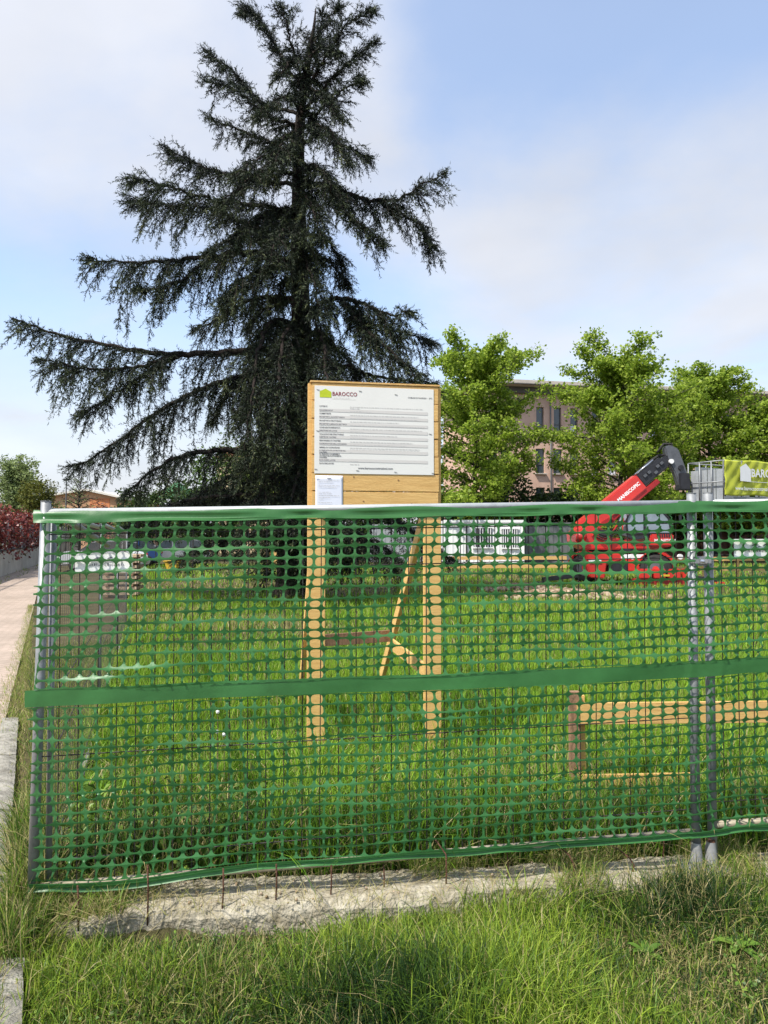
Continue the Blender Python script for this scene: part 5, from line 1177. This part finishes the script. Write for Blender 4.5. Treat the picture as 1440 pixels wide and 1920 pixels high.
# field further back
def field(x, y): return (x > -2.9 - .325 * (y - 6.9)) & (x < .62 * y + 1)
for sd_, n0, yr, hh, ww, lb_ in ((10, 62000, (6.0, 11.0), .21, .005, 'bright green meadow grass around the notice board'), (12, 52000, (11.0, 20.0), .19, .009, 'bright green meadow grass in front of the cedar'), (14, 34000, (20.0, 42.0), .16, .020, 'far meadow grass around the cabins and the red machine')):
    r = np.random.default_rng(sd_); y = yr[0] + (yr[1] - yr[0]) * r.uniform(0, 1, n0) ** .85; x = r.uniform(-.55, .62, n0) * y * 1.05; P = np.stack([x, y], 1); P = P[field(P[:, 0], P[:, 1])]; n = len(P)
    nz_ = fbm(P[:, 0], P[:, 1], .7, 15); tf = fbm(P[:, 0], P[:, 1], 3.2, 16); tone = .56 + .22 * nz_ + .16 * tf + r.normal(size=n) * .18; bare = (nz_ < -.38) & (P[:, 1] > 13); dry = r.uniform(0, 1, n) < .07 + .5 * bare
    tone = np.where(dry, r.uniform(.82, 1, n), np.clip(tone, 0, .78))
    grass('field_grass', lb_, P, np.clip((hh + .07 * nz_ + .08 * tf) * r.uniform(.45, 1.45, n), .04, .5), ww * r.uniform(.6, 1.3, n), tone, 'field_grass', sd_ + 1, .35, 2)
# dry verge between kerb and path, and along the side fence
def verge(x, y): return (x < kerb_x(y) - .10) & (x > path_x(y) - .12 - .1 * np.sin(y * 3))
r = np.random.default_rng(16); n = 17000; y = 2.3 + 16 * r.uniform(0, 1, n) ** 2.2; f = r.uniform(0, 1, n); e0 = path_x(y) - .10 - .10 * np.abs(fbm(y, y * .3, 4, 8)); e1 = kerb_x(y) - .02
P = np.stack([e0 + (e1 - e0) * f ** .8, y], 1) + r.normal(size=(n, 2)) * .02
grass('verge_grass', 'dry yellow grass along the edge of the path', P, r.uniform(.02, .11, n), r.uniform(.0015, .0035, n), np.where(r.uniform(0, 1, n) < .6, r.uniform(.76, 1, n), r.uniform(.3, .72, n)), 'grass', 17, .6)
def strip_(x, y): return (x > kerb_x(y) + .01) & (x < -1.66 - .325 * (y - 3.6)) & (y > 3.3) | ((x > kerb_x(y) - .22) & (x < kerb_x(y) + .05) & (y > 3.16) & (y < 3.68))
P, r = clump(34000, (-5, -1.4), (3.3, 12), 18, strip_, .04, 7)
P2, _ = clump(26000, (-2.3, -1.4), (3.2, 5.2), 28, lambda x, y: (x > kerb_x(y) - .07) & (x < -1.70 - .325 * (y - 3.6)), .04, 8); P = np.concatenate([P, P2]); n = len(P)
grass('fence_side_grass', 'green weeds between the kerb stones and the side fence', P, r.uniform(.08, .34, n), r.uniform(.0015, .004, n), np.where(r.uniform(0, 1, n) < .35, r.uniform(.76, 1, n), r.uniform(.0, .6, n)), 'grass', 19, .55)
def wallfoot(x, y): return (x > wall_x(y) + .1) & (x < wall_x(y) + .9)
P, r = clump(6000, (-26, -11), (18, 50), 20, wallfoot, .1, 6); n = len(P)
grass('wall_foot_grass', 'thin grass at the foot of the garden wall', P, r.uniform(.05, .22, n), r.uniform(.006, .014, n), r.uniform(.2, .85, n), 'grass', 21, .5, 2)
# bramble-like low weeds behind the left end of the fence
P = []; r = np.random.default_rng(33)
for k in range(60):
    x = r.uniform(-1.75, -.7); y = fence_y(x) + r.uniform(.08, .5); P.append(np.array([x, y, 0]) + r.normal(size=(6, 3)) * np.array([.05, .05, .0]) + np.stack([np.zeros(6), np.zeros(6), r.uniform(.05, .5, 6)], 1))
o = leaves('weed_leaves', np.concatenate(P), .05, 'broad_leaf', None, r=r, up=.6, aspect=.55); tag(o, 'broad-leaved weeds tangled behind the left corner of the netting', 'weeds', kind='stuff')

# ------------------------------------------------------------------ single plants, twigs and seed heads in the lawn
def rosette(label, px, py, nl, ln, wd, seed, tilt=.5, cat='weed'):
    p = gz(px, py, -.20); p.z = float(ground_z(p.x, p.y)); r = np.random.default_rng(seed); t = thing('broadleaf_weed', label, cat, tuple(p), 0, 'broad-leaved weeds in the lawn')
    for k in range(nl):
        a = 2 * math.pi * k / nl + r.uniform(-.3, .3); L_ = ln * r.uniform(.7, 1.15); ti = tilt + r.uniform(-.2, .25); vs = []; fs = []
        dv = Vector((math.cos(a), math.sin(a), 0)); sv = Vector((-dv.y, dv.x, 0))
        for i in range(7):
            f = i / 6; c_ = dv * (L_ * f) + Vector((0, 0, L_ * (ti * f - .55 * f * f) + .01)); w_ = wd * (.12 + math.sin(math.pi * min(1, f ** .85)) * .95) * (1 if f < 1 else .05)
            vs += [c_ - sv * w_ + Vector((0, 0, w_ * .35)), c_, c_ + sv * w_ + Vector((0, 0, w_ * .35))]
        for i in range(6):
            for j in range(2): q = i * 3 + j; fs.append((q, q + 1, q + 4, q + 3))
        V = np.array([tuple(v) for v in vs]); npmesh('leaf', V, np.array(fs), 'broad_leaf', t, np.full(len(V), r.uniform(.2, .9)), True, world=False)
rosette('broad dock leaves low in the bottom middle of the lawn', 535, 1888, 6, .13, .026, 1)
rosette('upright pale leaf in the lawn below the right half of the net', 1075, 1858, 3, .10, .018, 2, .9)
rosette('leafy weed at the lower right of the lawn', 1385, 1830, 6, .13, .020, 3, .7)
rosette('small leafy weed right of the middle of the lawn', 1212, 1838, 5, .09, .016, 4, .8)
rosette('small weed at the left foot of the footing', 262, 1660, 6, .09, .018, 5, .7)
rosette('flat weed left of the bottom middle', 455, 1830, 5, .08, .016, 6, .4)
def twig(label, pts, r_):
    ps = []
    for i, (a, b) in enumerate(pts): p = gz(a, b, -.17); p.z += .03 + .01 * math.sin(i * 2.); ps.append(p)
    m = MB().tube(ps, [r_ * (1 - .5 * i / len(ps)) for i in range(len(ps))], 6)
    mid = ps[len(ps) // 2]; m.tube([mid, mid + Vector((.05, .03, .02)), mid + Vector((.10, .05, .015))], [r_ * .6, r_ * .5, r_ * .3], 5)
    tag(m.build('fallen_twig', 'twig', None, True), label, 'twig', 'twigs lying in the lawn')
twig('long dark twig lying at the lower right of the lawn', [(1055, 1876), (1120, 1892), (1190, 1908), (1285, 1916)], .006)
twig('twig crossing the long dark one at lower right', [(1180, 1902), (1235, 1892), (1300, 1872)], .005)
twig('thin twig in the middle right of the lawn', [(1062, 1822), (1110, 1808), (1180, 1790)], .004)
twig('thick dry stalk leaning at the left end of the footing', [(78, 1730), (115, 1765), (180, 1810)], .006)
rP = []; r = np.random.default_rng(3)
for k in range(70):
    px, py = (r.normal(1215, 70), r.normal(1880, 22)) if k < 40 else (r.uniform(800, 1440), r.uniform(1760, 1915)); p = gz(px, min(py, 1916), -.17); rP.append((p.x, p.y, p.z + .045))
tag(leaves('fallen_petals', np.array(rP), .011, 'seedhead_leaf' if 'seedhead_leaf' in MATS else 'clods', None, r=r, tone=np.ones(len(rP))), 'tiny pale petals scattered over the lawn at lower right', 'petals', kind='stuff')
for k, (px, py) in enumerate(((408, 1335), (407, 1372), (420, 1377))):
    p = at(px, py, 5.0); d = thing('dandelion_clock', ['white dandelion seed head, topmost of three behind the netting', 'white dandelion seed head, lower left of three behind the netting', 'white dandelion seed head, lower right of three behind the netting'][k], 'dandelion', (p.x, p.y, 0))
    MB().tube([(0, 0, -.02), (.005, 0, p.z * .5), (0, 0, p.z)], .002, 5).build('stem', 'twig', d)
    bm = bmesh.new(); bmesh.ops.create_icosphere(bm, subdivisions=2, radius=.013)
    for v in bm.verts: v.co *= random.uniform(.85, 1.15)
    me = bpy.data.meshes.new('seed_ball'); bm.to_mesh(me); bm.free(); me.materials.append(MATS['seedhead']); o = bpy.data.objects.new('seed_ball', me); COL.objects.link(o); o.parent = d; o.location = (0, 0, p.z)
flush_text()
